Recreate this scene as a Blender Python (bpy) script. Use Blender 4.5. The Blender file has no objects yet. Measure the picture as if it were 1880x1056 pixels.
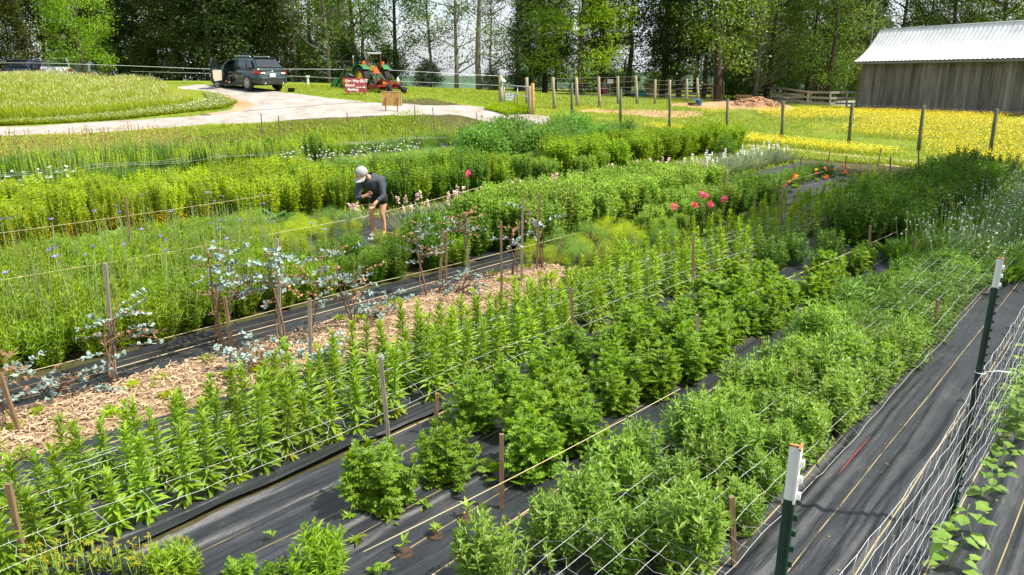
import bpy, math, random
import numpy as np
from mathutils import Vector, Matrix, noise as mnoise
random.seed(7); rng = np.random.default_rng(7)
C = bpy.context.scene.collection
R = math.radians
PI = math.pi

# ------------------------------------------------------------------ camera model (photo pixels, 1880 wide)
F = 1330.0; H = 2.8; PITCH = math.atan(384/1330.0)
CP, SP = math.cos(PITCH), math.sin(PITCH)
RA = R(41.6)                                     # direction of the planted rows
E_ = np.array([math.sin(RA), math.cos(RA)]); N_ = np.array([math.cos(RA), -math.sin(RA)])
def ray(px, py):
    u = (px-940)/F; v = (py-528)/F
    return u, CP - v*SP, -(SP + v*CP)
def at_depth(px, py, k):
    u, f, d = ray(px, py)
    return np.array([u*k, f*k, H + d*k])
def S2(s, t): return s*E_[0]+t*N_[0], s*E_[1]+t*N_[1]      # row coordinates -> x, y
def ST(x, y): return x*E_[0]+y*E_[1], x*N_[0]+y*N_[1]

# ------------------------------------------------------------------ terrain
_cp = [(0,248,30),(0,226,34),(150,157,41),(0,152,41),(300,160,40),(455,166,41),(470,190,36),(440,215,33.5),(220,222,34),(340,175,37),(720,205,34),
       (655,172,38.5),(700,165,41.5),(900,210,35),(918,190,40),(1015,200,37),(1060,195,40),(1134,190,42),(1203,192,46),
       (1262,187,50),(1308,184,56),(880,167,60),(700,158,56),(500,152,56),(200,155,60),(60,155,52),(118,155,50),(170,158,52),(1200,178,62),(1400,184,62),
       (1573,200,50),(1880,212,41),(1818,286,26.8),(1686,275,28),(1558,264,30.2),(1435,256,33),(1335,246,35.8),
       (1228,242,35),(1140,227,37),(1050,221,36),(1700,235,34),(600,225,33),(300,240,31),(800,215,34)]
_P = []; _Z = []
for a in _cp:
    q = at_depth(*a); _P.append(q[:2]); _Z.append(q[2])
for s in (-8, 0, 8, 16, 24):
    for t in (-24, -16, -8, 0, 8):
        _P.append(np.array(S2(s, t))); _Z.append(0.0)
for az, z in ((-1.2,1.9),(-.9,1.9),(-.6,1.9),(-.3,1.8),(0,1.8),(.3,1.3),(.6,1.0),(.9,.8),(1.2,.5)):
    for rr in (75, 95): _P.append(np.array([rr*math.sin(az), rr*math.cos(az)])); _Z.append(z)
_P = np.array(_P); _Z = np.array(_Z)
def _phi(d2): return 0.5*d2*np.log(d2+1e-6)
_n = len(_P); _D = ((_P[:,None]-_P[None])**2).sum(-1)
_K = np.zeros((_n+3,_n+3)); _K[:_n,:_n] = _phi(_D)+np.eye(_n)*18.0
_K[:_n,_n] = 1; _K[:_n,_n+1:] = _P; _K[_n:,:_n] = _K[:_n,_n:].T
_W = np.linalg.solve(_K, np.r_[_Z, 0, 0, 0])
def sstep(x, a, b):
    q = np.clip((x-a)/(b-a), 0, 1); return q*q*(3-2*q)
def gz(x, y):
    x = np.atleast_1d(np.asarray(x, float)); y = np.atleast_1d(np.asarray(y, float))
    shp = x.shape; x = x.ravel(); y = y.ravel()
    out = np.zeros(len(x))
    for i in range(0, len(x), 20000):
        xx = x[i:i+20000]; yy = y[i:i+20000]
        d2 = (xx[:,None]-_P[None,:,0])**2+(yy[:,None]-_P[None,:,1])**2
        out[i:i+20000] = _phi(d2)@_W[:_n]+_W[_n]+_W[_n+1]*xx+_W[_n+2]*yy
    r = np.hypot(x, y)
    far = sstep(r, 78, 100)
    out = out*(1-far) + far*(1.5 - 9*sstep(r, 85, 200))
    s = x*E_[0]+y*E_[1]; t = x*N_[0]+y*N_[1]
    ds = np.maximum(np.maximum(-60-s, s-23), 0); dt = np.maximum(np.maximum(-21.5-t, t-40), 0)
    out = out*sstep(np.hypot(ds, dt), 0, 6)
    out = np.where(y < 0, out*sstep(y, -10, 0), out)
    return out.reshape(shp)
def g1(x, y): return float(gz(x, y)[0])
def gp(px, py, kmax=120.0):
    "the point of the ground seen at a photo pixel"
    u, f, d = ray(px, py)
    k = 2.5
    ks = np.r_[np.arange(2.5, 30, .25), np.arange(30, kmax, .5)]
    zz = H + d*ks - gz(u*ks, f*ks)
    idx = np.where(zz < 0)[0]
    if len(idx) == 0: k = kmax
    else:
        b = ks[idx[0]]; a = ks[max(idx[0]-1, 0)]
        for _ in range(14):
            m = (a+b)/2
            if H + d*m - g1(u*m, f*m) < 0: b = m
            else: a = m
        k = b
    return np.array([u*k, f*k, g1(u*k, f*k)]), k

# ------------------------------------------------------------------ mesh builder
class MB:
    def __init__(s): s.v = []; s.l = []; s.c = []; s.m = []; s.n = 0; s.sm = []
    def raw(s, V, faces, mat=0, smooth=False):
        V = np.asarray(V, float).reshape(-1, 3)
        idx = np.concatenate([np.asarray(f) for f in faces])+s.n
        s.v.append(V); s.l.append(idx); cnt = np.array([len(f) for f in faces]); s.c.append(cnt)
        s.m.append(np.full(len(cnt), mat)); s.sm.append(np.full(len(cnt), smooth)); s.n += len(V)
    def many(s, T, faces, Rm, pos, scale, mat=0, smooth=False):
        "copies of a small template: T (V,3); Rm (N,3,3) columns are axes; pos (N,3); scale (N,) or (N,3)"
        N = len(pos); T = np.asarray(T, float)
        if N == 0: return
        scale = np.asarray(scale, float)
        if scale.ndim == 1: scale = scale[:, None].repeat(3, 1)
        loc = T[None]*scale[:, None, :]
        V = np.einsum('nij,nvj->nvi', Rm, loc)+np.asarray(pos)[:, None, :]
        idx = np.concatenate([np.asarray(f) for f in faces]); cnt = np.array([len(f) for f in faces])
        L = (idx[None]+np.arange(N)[:, None]*len(T)+s.n).ravel()
        s.v.append(V.reshape(-1, 3)); s.l.append(L); s.c.append(np.tile(cnt, N))
        s.m.append(np.full(N*len(cnt), mat) if np.ndim(mat) == 0 else np.repeat(mat, len(cnt)))
        s.sm.append(np.full(N*len(cnt), smooth)); s.n += N*len(T)
    def box(s, c, d, mat=0, rot=None, taper=1.0):
        x, y, z = np.array(d)/2
        V = np.array([(-x,-y,-z),(x,-y,-z),(x,y,-z),(-x,y,-z),(-x*taper,-y*taper,z),(x*taper,-y*taper,z),(x*taper,y*taper,z),(-x*taper,y*taper,z)])
        if rot is not None: V = V@np.array(rot).T
        s.raw(V+np.array(c), [(0,3,2,1),(4,5,6,7),(0,1,5,4),(1,2,6,5),(2,3,7,6),(3,0,4,7)], mat)
    def bar(s, a, b, w, h, mat=0, up=(0,0,1)):
        a = np.array(a, float); b = np.array(b, float); d = b-a; L = np.linalg.norm(d); d = d/L
        up = np.array(up, float)
        if abs(d@up) > .98: up = np.array([0,1,0.])
        y = np.cross(up, d); y /= np.linalg.norm(y); z = np.cross(d, y)
        s.box((a+b)/2, (L, w, h), mat, np.stack([d, y, z], 1))
    def tube(s, P, r, n=6, mat=0, cap=True, smooth=True):
        P = np.asarray(P, float); m = len(P); r = np.broadcast_to(np.asarray(r, float), (m,))
        T = np.gradient(P, axis=0); T /= np.linalg.norm(T, axis=1)[:, None]+1e-9
        up = np.array([0,0,1.]) if abs(T[:,2]).mean() < .8 else np.array([1.,0,0])
        A = np.cross(T, up); A /= np.linalg.norm(A, axis=1)[:, None]+1e-9; B = np.cross(T, A)
        th = np.arange(n)*2*PI/n
        V = P[:,None]+r[:,None,None]*(np.cos(th)[None,:,None]*A[:,None]+np.sin(th)[None,:,None]*B[:,None])
        f = [(i*n+j, i*n+(j+1)%n, (i+1)*n+(j+1)%n, (i+1)*n+j) for i in range(m-1) for j in range(n)]
        if cap: f += [tuple(range(n))[::-1], tuple((m-1)*n+j for j in range(n))]
        s.raw(V.reshape(-1,3), f, mat, smooth)
    def lathe(s, prof, n=16, mat=0, axis='z', c=(0,0,0), smooth=True, rot=None, ring=False):
        prof = np.asarray(prof, float); m = len(prof); th = np.arange(n)*2*PI/n
        V = np.stack([prof[:,None,0]*np.cos(th), prof[:,None,0]*np.sin(th), prof[:,None,1]+0*th], -1)
        if axis == 'y': V = V[..., [0,2,1]]
        if axis == 'x': V = V[..., [2,0,1]]
        V = V.reshape(-1,3)
        if rot is not None: V = V@np.array(rot).T
        f = [(i*n+j, i*n+(j+1)%n, (i+1)*n+(j+1)%n, (i+1)*n+j) for i in range(m-1) for j in range(n)]
        f += [((m-1)*n+j, (m-1)*n+(j+1)%n, (j+1)%n, j) for j in range(n)] if ring else [tuple(range(n))[::-1], tuple((m-1)*n+j for j in range(n))]
        s.raw(V+np.array(c), f, mat, smooth)
    def loft(s, secs, mat=0, smooth=True, cap=True):
        secs = np.asarray(secs, float); m, n = secs.shape[:2]
        f = [(i*n+j, i*n+(j+1)%n, (i+1)*n+(j+1)%n, (i+1)*n+j) for i in range(m-1) for j in range(n)]
        if cap: f += [tuple(range(n))[::-1], tuple((m-1)*n+j for j in range(n))]
        s.raw(secs.reshape(-1,3), f, mat, smooth)
    def mesh(s, name, mats):
        me = bpy.data.meshes.new(name)
        V = np.concatenate(s.v); L = np.concatenate(s.l).astype(np.int32); c = np.concatenate(s.c).astype(np.int32)
        me.vertices.add(len(V)); me.vertices.foreach_set('co', V.astype(np.float32).ravel())
        me.loops.add(len(L)); me.loops.foreach_set('vertex_index', L)
        me.polygons.add(len(c)); me.polygons.foreach_set('loop_start', np.r_[0, np.cumsum(c)[:-1]].astype(np.int32))
        me.polygons.foreach_set('material_index', np.concatenate(s.m).astype(np.int32))
        me.polygons.foreach_set('use_smooth', np.concatenate(s.sm))
        for m in (mats if isinstance(mats, (list, tuple)) else [mats]): me.materials.append(m)
        me.update(calc_edges=True); me.validate()
        return me
    def build(s, name, mats, parent=None, loc=None, rz=0):
        o = bpy.data.objects.new(name, s.mesh(name, mats)); C.objects.link(o)
        if parent is not None: o.parent = parent
        if loc is not None: o.location = loc
        if rz: o.rotation_euler = (0, 0, rz)
        return o

def tag(o, label=None, cat=None, group=None, kind=None):
    if label: o['label'] = label
    if cat: o['category'] = cat
    if group: o['group'] = group
    if kind: o['kind'] = kind
    return o
def thing(name, label, cat, loc=(0,0,0), rz=0, group=None):
    o = bpy.data.objects.new(name, None); C.objects.link(o)
    o.empty_display_size = .2; o.location = loc; o.rotation_euler = (0, 0, rz)
    return tag(o, label, cat, group)
def dup(root, loc, rz=0, sc=1.0, label=None, group=None, tilt=(0, 0)):
    r = root.copy(); C.objects.link(r); r.location = loc; r.rotation_euler = (tilt[0], tilt[1], rz)
    r.scale = (sc,)*3 if np.ndim(sc) == 0 else sc
    if label: r['label'] = label
    if group: r['group'] = group
    for ch in list(root.children):
        c = ch.copy(); C.objects.link(c); c.parent = r
        for g in list(ch.children):
            d = g.copy(); C.objects.link(d); d.parent = c
    return r

# ------------------------------------------------------------------ materials
MATS = {}
def _new(name):
    m = bpy.data.materials.new(name); m.use_nodes = True; nt = m.node_tree
    return m, nt, nt.nodes['Principled BSDF'], nt.nodes['Material Output']
def mat(name, col, rough=.6, metal=0, spec=.5, var=0.0, scale=8.0, bump=0.0, bscale=40., stretch=(1,1,1), island=0.0, coat=0, col2=None):
    if name in MATS: return MATS[name]
    m, nt, b, out = _new(name); N = nt.nodes; L = nt.links
    b.inputs['Roughness'].default_value = rough; b.inputs['Metallic'].default_value = metal
    b.inputs['Specular IOR Level'].default_value = spec
    if coat: b.inputs['Coat Weight'].default_value = coat; b.inputs['Coat Roughness'].default_value = .05
    c4 = (*col, 1); b.inputs['Base Color'].default_value = c4
    tc = N.new('ShaderNodeTexCoord'); mp = N.new('ShaderNodeMapping'); mp.inputs['Scale'].default_value = stretch
    L.new(tc.outputs['Object'], mp.inputs['Vector'])
    if var or island or col2:
        cur = None
        if col2 or var:
            nz = N.new('ShaderNodeTexNoise'); nz.inputs['Scale'].default_value = scale; nz.inputs['Detail'].default_value = 6; nz.inputs['Roughness'].default_value = .65
            L.new(mp.outputs['Vector'], nz.inputs['Vector'])
            mr = N.new('ShaderNodeMapRange'); mr.inputs[1].default_value = .3; mr.inputs[2].default_value = .7
            L.new(nz.outputs['Fac'], mr.inputs[0])
            mx = N.new('ShaderNodeMix'); mx.data_type = 'RGBA'
            if col2: a, d = col, col2
            else: a, d = [min(1, x*(1-var)) for x in col], [min(1, x*(1+var)) for x in col]
            mx.inputs[6].default_value = (*a, 1); mx.inputs[7].default_value = (*d, 1)
            L.new(mr.outputs[0], mx.inputs[0]); cur = mx.outputs[2]
        if island:
            gm = N.new('ShaderNodeNewGeometry'); hv = N.new('ShaderNodeHueSaturation')
            mr2 = N.new('ShaderNodeMapRange'); mr2.inputs[3].default_value = 1-island; mr2.inputs[4].default_value = 1+island
            L.new(gm.outputs['Random Per Island'], mr2.inputs[0]); L.new(mr2.outputs[0], hv.inputs['Value'])
            if cur: L.new(cur, hv.inputs['Color'])
            else: hv.inputs['Color'].default_value = c4
            cur = hv.outputs['Color']
        L.new(cur, b.inputs['Base Color'])
    if bump:
        n2 = N.new('ShaderNodeTexNoise'); n2.inputs['Scale'].default_value = bscale; n2.inputs['Detail'].default_value = 5
        L.new(mp.outputs['Vector'], n2.inputs['Vector'])
        bp = N.new('ShaderNodeBump'); bp.inputs['Strength'].default_value = bump; bp.inputs['Distance'].default_value = .02
        L.new(n2.outputs['Fac'], bp.inputs['Height']); L.new(bp.outputs['Normal'], b.inputs['Normal'])
    MATS[name] = m; return m
def leafmat(name, a, b_, trans=.42, rough=.45, spec=.35, objvar=.25, islvar=.35, tcol=None):
    "leaf: colours run from a to b_ leaf by leaf, with a brightness that varies plant by plant"
    if name in MATS: return MATS[name]
    m, nt, b, out = _new(name); N = nt.nodes; L = nt.links
    gm = N.new('ShaderNodeNewGeometry'); oi = N.new('ShaderNodeObjectInfo')
    mx = N.new('ShaderNodeMix'); mx.data_type = 'RGBA'
    mx.inputs[6].default_value = (*a, 1); mx.inputs[7].default_value = (*b_, 1)
    L.new(gm.outputs['Random Per Island'], mx.inputs[0])
    mr = N.new('ShaderNodeMapRange'); mr.inputs[3].default_value = 1-objvar; mr.inputs[4].default_value = 1+objvar
    L.new(oi.outputs['Random'], mr.inputs[0])
    hv = N.new('ShaderNodeHueSaturation'); L.new(mx.outputs[2], hv.inputs['Color']); L.new(mr.outputs[0], hv.inputs['Value'])
    mr3 = N.new('ShaderNodeMapRange'); mr3.inputs[3].default_value = .493; mr3.inputs[4].default_value = .506
    ml = N.new('ShaderNodeMath'); ml.operation = 'FRACT'; mm = N.new('ShaderNodeMath'); mm.operation = 'MULTIPLY'; mm.inputs[1].default_value = 7.31
    L.new(oi.outputs['Random'], mm.inputs[0]); L.new(mm.outputs[0], ml.inputs[0]); L.new(ml.outputs[0], mr3.inputs[0]); L.new(mr3.outputs[0], hv.inputs['Hue'])
    L.new(hv.outputs['Color'], b.inputs['Base Color'])
    b.inputs['Roughness'].default_value = rough; b.inputs['Specular IOR Level'].default_value = spec
    if trans:
        tr = N.new('ShaderNodeBsdfTranslucent'); ms = N.new('ShaderNodeMixShader'); ms.inputs[0].default_value = trans
        h2 = N.new('ShaderNodeHueSaturation'); h2.inputs['Hue'].default_value = .485; h2.inputs['Saturation'].default_value = 1.1; h2.inputs['Value'].default_value = 1.5
        L.new(hv.outputs['Color'], h2.inputs['Color']); L.new(h2.outputs['Color'], tr.inputs['Color'])
        L.new(b.outputs[0], ms.inputs[1]); L.new(tr.outputs[0], ms.inputs[2]); L.new(ms.outputs[0], out.inputs['Surface'])
    MATS[name] = m; return m

# ------------------------------------------------------------------ leaf templates (axis +x, up +z), length 1
def t_lance(w=.22, droop=.12, fold=.06):
    x1, x2 = .33, .7; z = lambda x: .06*math.sin(x*PI)-droop*x*x
    V = [(0,0,0),(x1,w/2,z(x1)+fold),(x1,0,z(x1)),(x1,-w/2,z(x1)+fold),(x2,w*.36,z(x2)+fold*.8),(x2,0,z(x2)),(x2,-w*.36,z(x2)+fold*.8),(1,0,z(1))]
    return np.array(V), [(0,2,1),(0,3,2),(1,2,5,4),(2,3,6,5),(4,5,7),(5,6,7)]
def t_dia(w=.4, fold=.05):
    return np.array([(0,0,0),(.45,-w/2,fold),(1,0,-.05),(.45,w/2,fold)]), [(0,1,2,3)]
def t_round(w=.9):
    a = np.arange(7)*2*PI/7
    V = np.stack([.5-.5*np.cos(a), w/2*np.sin(a), .08*np.cos(2*a)], 1); return V, [tuple(range(7))]
def t_lobed(n=4, w=.75, droop=.25):
    V = []; Fs = []
    z = lambda x: .05-droop*x*x
    def dia(ax, ay, bx, by, ww):
        d = np.array([bx-ax, by-ay]); p = np.array([-d[1], d[0]])*ww; i = len(V)
        mx, my = ax+.5*d[0], ay+.5*d[1]
        zz = lambda X, Y: z(X)-.35*abs(Y)**2+.04*abs(Y)
        for X, Y in ((ax,ay),(mx-p[0],my-p[1]),(bx,by),(mx+p[0],my+p[1])): V.append((X, Y, zz(X, Y)))
        Fs.append((i,i+1,i+2,i+3))
    dia(0,0,1,0,.13)
    for k in range(n):
        x = .18+.56*k/(n-1); l = w*.5*(math.sin((x*.85+.2)*PI)*.7+.3)
        for sg in (1,-1): dia(x-.06, 0, x+l*.62, sg*l, .27)
    return np.array(V), Fs
def t_blade(w=.03, bend=.35):
    V = []; 
    for x in (0,.4,.75): 
        ww = w*(1-x*.5); zz = -bend*x*x
        V += [(x,-ww/2,zz),(x,ww/2,zz)]
    V.append((1,0,-bend))
    return np.array(V), [(0,1,3,2),(2,3,5,4),(4,5,6)]
def frames(D, roll=None, up=None):
    "rotation matrices whose x axis follows D and whose z axis is as upright as can be"
    D = np.asarray(D, float); D = D/(np.linalg.norm(D, axis=1)[:,None]+1e-9)
    U = np.tile([0,0,1.], (len(D),1)) if up is None else up
    U = U+1e-3*rng.normal(size=D.shape)
    Z = U-D*(D*U).sum(1)[:,None]; Z /= np.linalg.norm(Z, axis=1)[:,None]+1e-9
    Y = np.cross(Z, D)
    if roll is not None:
        c, s = np.cos(roll)[:,None], np.sin(roll)[:,None]; Y, Z = Y*c+Z*s, Z*c-Y*s
    return np.stack([D, Y, Z], 2)
def sph(n):
    v = rng.normal(size=(n,3)); return v/np.linalg.norm(v, axis=1)[:,None]
def U(a, b, n=None): return rng.uniform(a, b, n)
# ================================================================== camera, light, sky
cam = bpy.data.cameras.new('camera'); co = bpy.data.objects.new('camera', cam); C.objects.link(co)
co.location = (0, 0, H); co.rotation_euler = (PI/2-PITCH, 0, 0)
cam.sensor_width = 36; cam.lens = 36*F/1880; cam.clip_start = .05; cam.clip_end = 3000
bpy.context.scene.camera = co
SUN_EL = R(57); SUN_AZ = math.atan2(.95, -.25)
w = bpy.data.worlds.new("World"); bpy.context.scene.world = w; w.use_nodes = True
nt = w.node_tree; bg = nt.nodes['Background']
sky = nt.nodes.new('ShaderNodeTexSky'); sky.sky_type = 'NISHITA'; sky.sun_disc = False
sky.sun_elevation = SUN_EL; sky.sun_rotation = SUN_AZ; sky.air_density = 1.0; sky.dust_density = 3.0; sky.ozone_density = 1.0
# a thin veil of bright cloud over the blue
wt = nt.nodes.new('ShaderNodeTexCoord'); wm = nt.nodes.new('ShaderNodeMapping'); wm.inputs['Scale'].default_value = (1, 1, 3); nt.links.new(wt.outputs['Generated'], wm.inputs['Vector'])
wn = nt.nodes.new('ShaderNodeTexNoise'); wn.inputs['Scale'].default_value = 3; wn.inputs['Detail'].default_value = 6; nt.links.new(wm.outputs[0], wn.inputs['Vector'])
wr = nt.nodes.new('ShaderNodeMapRange'); wr.inputs[1].default_value = .35; wr.inputs[2].default_value = .65; wr.inputs[3].default_value = .35; wr.inputs[4].default_value = .8; nt.links.new(wn.outputs['Fac'], wr.inputs[0])
wx = nt.nodes.new('ShaderNodeMix'); wx.data_type = 'RGBA'; wx.inputs[7].default_value = (4.6, 4.9, 5.2, 1); nt.links.new(wr.outputs[0], wx.inputs[0]); nt.links.new(sky.outputs[0], wx.inputs[6])
nt.links.new(wx.outputs[2], bg.inputs[0]); bg.inputs[1].default_value = .15
sl = bpy.data.lights.new('sun', 'SUN'); so = bpy.data.objects.new('sun', sl); C.objects.link(so)
sl.energy = 4.9; sl.angle = R(.5); sl.color = (1, .935, .80)
sd = Vector((math.sin(SUN_AZ)*math.cos(SUN_EL), math.cos(SUN_AZ)*math.cos(SUN_EL), math.sin(SUN_EL)))
so.rotation_euler = sd.to_track_quat('Z', 'Y').to_euler(); so.location = (20, -10, 40)
sc = bpy.context.scene
sc.view_settings.view_transform = 'Standard'; sc.view_settings.look = 'None'; sc.view_settings.gamma = 1
sc.view_settings.exposure = 0.84
cy = sc.cycles; cy.max_bounces = 6; cy.diffuse_bounces = 4; cy.glossy_bounces = 2; cy.transmission_bounces = 4; cy.transparent_max_bounces = 8
cy.caustics_reflective = False; cy.caustics_refractive = False; cy.sample_clamp_indirect = 6

# ================================================================== ground sheets
def noise_ramp(N, L, vec, scale, stops, detail=6, rough=.65):
    nz = N.new('ShaderNodeTexNoise'); nz.inputs['Scale'].default_value = scale; nz.inputs['Detail'].default_value = detail; nz.inputs['Roughness'].default_value = rough
    L.new(vec, nz.inputs['Vector']); cr = N.new('ShaderNodeValToRGB'); L.new(nz.outputs['Fac'], cr.inputs[0])
    el = cr.color_ramp.elements
    while len(el) < len(stops): el.new(.5)
    for e, (p, c) in zip(el, stops): e.position = p; e.color = (*c, 1)
    return cr.outputs['Color'], nz.outputs['Fac']
def mixc(N, L, f, a, b, mode='MIX'):
    mx = N.new('ShaderNodeMix'); mx.data_type = 'RGBA'; mx.blend_type = mode
    if isinstance(f, float): mx.inputs[0].default_value = f
    else: L.new(f, mx.inputs[0])
    for i, q in ((6, a), (7, b)):
        if isinstance(q, tuple): mx.inputs[i].default_value = (*q, 1)
        else: L.new(q, mx.inputs[i])
    return mx.outputs[2]
def lawn_mat():
    m, nt, b, out = _new('lawn'); N = nt.nodes; L = nt.links
    v = N.new('ShaderNodeTexCoord').outputs['Object']
    c1, _ = noise_ramp(N, L, v, .35, [(.3,(.10,.17,.012)),(.5,(.16,.215,.02)),(.7,(.22,.235,.04))])
    c2, _ = noise_ramp(N, L, v, 6., [(.35,(.55,.6,.5)),(.65,(1.25,1.2,1.1))])
    c = mixc(N, L, 1.0, c1, c2, 'MULTIPLY'); L.new(c, b.inputs['Base Color']); b.inputs['Roughness'].default_value = .9; b.inputs['Specular IOR Level'].default_value = .1
    nz = N.new('ShaderNodeTexNoise'); nz.inputs['Scale'].default_value = 25; L.new(v, nz.inputs['Vector'])
    bp = N.new('ShaderNodeBump'); bp.inputs['Strength'].default_value = .8; bp.inputs['Distance'].default_value = .05
    L.new(nz.outputs['Fac'], bp.inputs['Height']); L.new(bp.outputs['Normal'], b.inputs['Normal'])
    return m
def gravel_mat(name, stops, fine=(.75,1.2), sc1=.5):
    m, nt, b, out = _new(name); N = nt.nodes; L = nt.links
    v = N.new('ShaderNodeTexCoord').outputs['Object']
    c1, _ = noise_ramp(N, L, v, sc1, stops)
    c2, f2 = noise_ramp(N, L, v, 18., [(.3,(fine[0],)*3),(.7,(fine[1],)*3)], 8, .8)
    c = mixc(N, L, 1.0, c1, c2, 'MULTIPLY'); L.new(c, b.inputs['Base Color']); b.inputs['Roughness'].default_value = .9; b.inputs['Specular IOR Level'].default_value = .2
    bp = N.new('ShaderNodeBump'); bp.inputs['Strength'].default_value = .7; bp.inputs['Distance'].default_value = .03
    L.new(f2, bp.inputs['Height']); L.new(bp.outputs['Normal'], b.inputs['Normal'])
    return m
def fabric_mat():
    m, nt, b, out = _new('woven_fabric'); N = nt.nodes; L = nt.links
    v = N.new('ShaderNodeTexCoord').outputs['Object']
    mp = N.new('ShaderNodeMapping'); mp.inputs['Rotation'].default_value = (0, 0, RA); L.new(v, mp.inputs['Vector'])
    sx = N.new('ShaderNodeSeparateXYZ'); L.new(mp.outputs[0], sx.inputs[0])
    def mth(op, a, b_=None):
        q = N.new('ShaderNodeMath'); q.operation = op
        for i, z in ((0, a), (1, b_)):
            if z is None: continue
            if isinstance(z, (int, float)): q.inputs[i].default_value = z
            else: L.new(z, q.inputs[i])
        return q.outputs[0]
    wob = N.new('ShaderNodeTexNoise'); wob.inputs['Scale'].default_value = .6; L.new(v, wob.inputs['Vector'])
    tt = mth('ADD', sx.outputs['X'], mth('MULTIPLY', mth('SUBTRACT', wob.outputs['Fac'], .5), .03))
    fr = mth('FRACT', mth('DIVIDE', mth('ADD', tt, 1.19), .305))
    line = mth('LESS_THAN', mth('ABSOLUTE', mth('SUBTRACT', fr, .5)), .011)   # marker thread
    shift = mth('FRACT', mth('ADD', fr, .5))
    line = mth('LESS_THAN', mth('ABSOLUTE', mth('SUBTRACT', shift, .5)), .011)
    c1, _ = noise_ramp(N, L, v, 1.6, [(.3,(.010,.012,.016)),(.55,(.022,.025,.031)),(.75,(.052,.052,.053))], 8, .7)
    st_ = N.new('ShaderNodeMapping'); st_.inputs['Scale'].default_value = (60, 220, 60); L.new(mp.outputs[0], st_.inputs['Vector'])
    c2, f2 = noise_ramp(N, L, st_.outputs[0], 1.0, [(.3,(.78,.78,.79)),(.7,(1.24,1.24,1.23))], 3, .7)
    c = mixc(N, L, 1.0, c1, c2, 'MULTIPLY')
    d1, fd = noise_ramp(N, L, v, 3.5, [(.62,(0,0,0)),(.78,(1,1,1))], 8, .75)
    c = mixc(N, L, mth('MULTIPLY', d1, .6), c, (.085,.066,.048))
    ln_, _ = noise_ramp(N, L, v, 2.2, [(.38,(0,0,0)),(.5,(1,1,1))], 4)
    c = mixc(N, L, mth('MULTIPLY', line, mth('ADD', mth('MULTIPLY', ln_, .75), .2)), c, (.36,.27,.11)); L.new(c, b.inputs['Base Color'])
    b.inputs['Roughness'].default_value = .45; b.inputs['Specular IOR Level'].default_value = .45
    bp = N.new('ShaderNodeBump'); bp.inputs['Strength'].default_value = .5; bp.inputs['Distance'].default_value = .004
    L.new(f2, bp.inputs['Height'])
    wm_ = N.new('ShaderNodeMapping'); wm_.inputs['Scale'].default_value = (13, 1.6, 8); L.new(mp.outputs[0], wm_.inputs['Vector'])
    wn_ = N.new('ShaderNodeTexNoise'); wn_.inputs['Scale'].default_value = 1.0; wn_.inputs['Detail'].default_value = 5; wn_.inputs['Distortion'].default_value = .6; L.new(wm_.outputs[0], wn_.inputs['Vector'])
    b2 = N.new('ShaderNodeBump'); b2.inputs['Strength'].default_value = 1.0; b2.inputs['Distance'].default_value = .02
    L.new(wn_.outputs['Fac'], b2.inputs['Height']); L.new(bp.outputs['Normal'], b2.inputs['Normal']); L.new(b2.outputs['Normal'], b.inputs['Normal'])
    return m
M_lawn = lawn_mat(); M_fab = fabric_mat()
M_gravel = gravel_mat('gravel', [(.3,(.23,.195,.165)),(.55,(.335,.31,.29)),(.8,(.40,.38,.365))], (.6,1.3), 1.1)
M_clay = gravel_mat('red_clay', [(.35,(.36,.19,.10)),(.6,(.42,.27,.17)),(.75,(.46,.36,.27))], (.7,1.2), 1.5)
M_soil = gravel_mat('soil', [(.35,(.05,.055,.014)),(.6,(.085,.075,.03)),(.75,(.12,.09,.05))], (.5,1.3), 3.)
M_chipbase = gravel_mat('chip_bed', [(.35,(.20,.125,.07)),(.6,(.34,.23,.14)),(.75,(.44,.32,.21))], (.35,1.4), 7.)
M_rut = gravel_mat('dry_track', [(.35,(.30,.29,.08)),(.6,(.40,.33,.18)),(.75,(.46,.38,.26))], (.7,1.2), 2.)

xs = np.r_[-700,-400,-250,-160,-110,-80, np.arange(-66,-30,1.2), np.arange(-30,40,.5), np.arange(40,66,1.2), 80,110,160,250,400,700]
ys = np.r_[-700,-400,-200,-100,-50,-30,-20, np.arange(-12,66,.5), np.arange(66,104,1.5), 120,150,200,300,450,700,900]
XX, YY = np.meshgrid(xs, ys); ZZ = gz(XX, YY)
mb = MB(); nx = len(xs)
ii, jj = np.meshgrid(np.arange(len(ys)-1), np.arange(nx-1), indexing='ij'); a0 = (ii*nx+jj).ravel()
mb.v.append(np.stack([XX.ravel(), YY.ravel(), ZZ.ravel()], 1)); q = np.stack([a0, a0+1, a0+nx+1, a0+nx], 1)
mb.l.append(q.ravel()); mb.c.append(np.full(len(q), 4)); mb.m.append(np.zeros(len(q), int)); mb.sm.append(np.ones(len(q), bool)); mb.n = len(XX.ravel())
tag(mb.build('ground', M_lawn), kind='structure')

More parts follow.
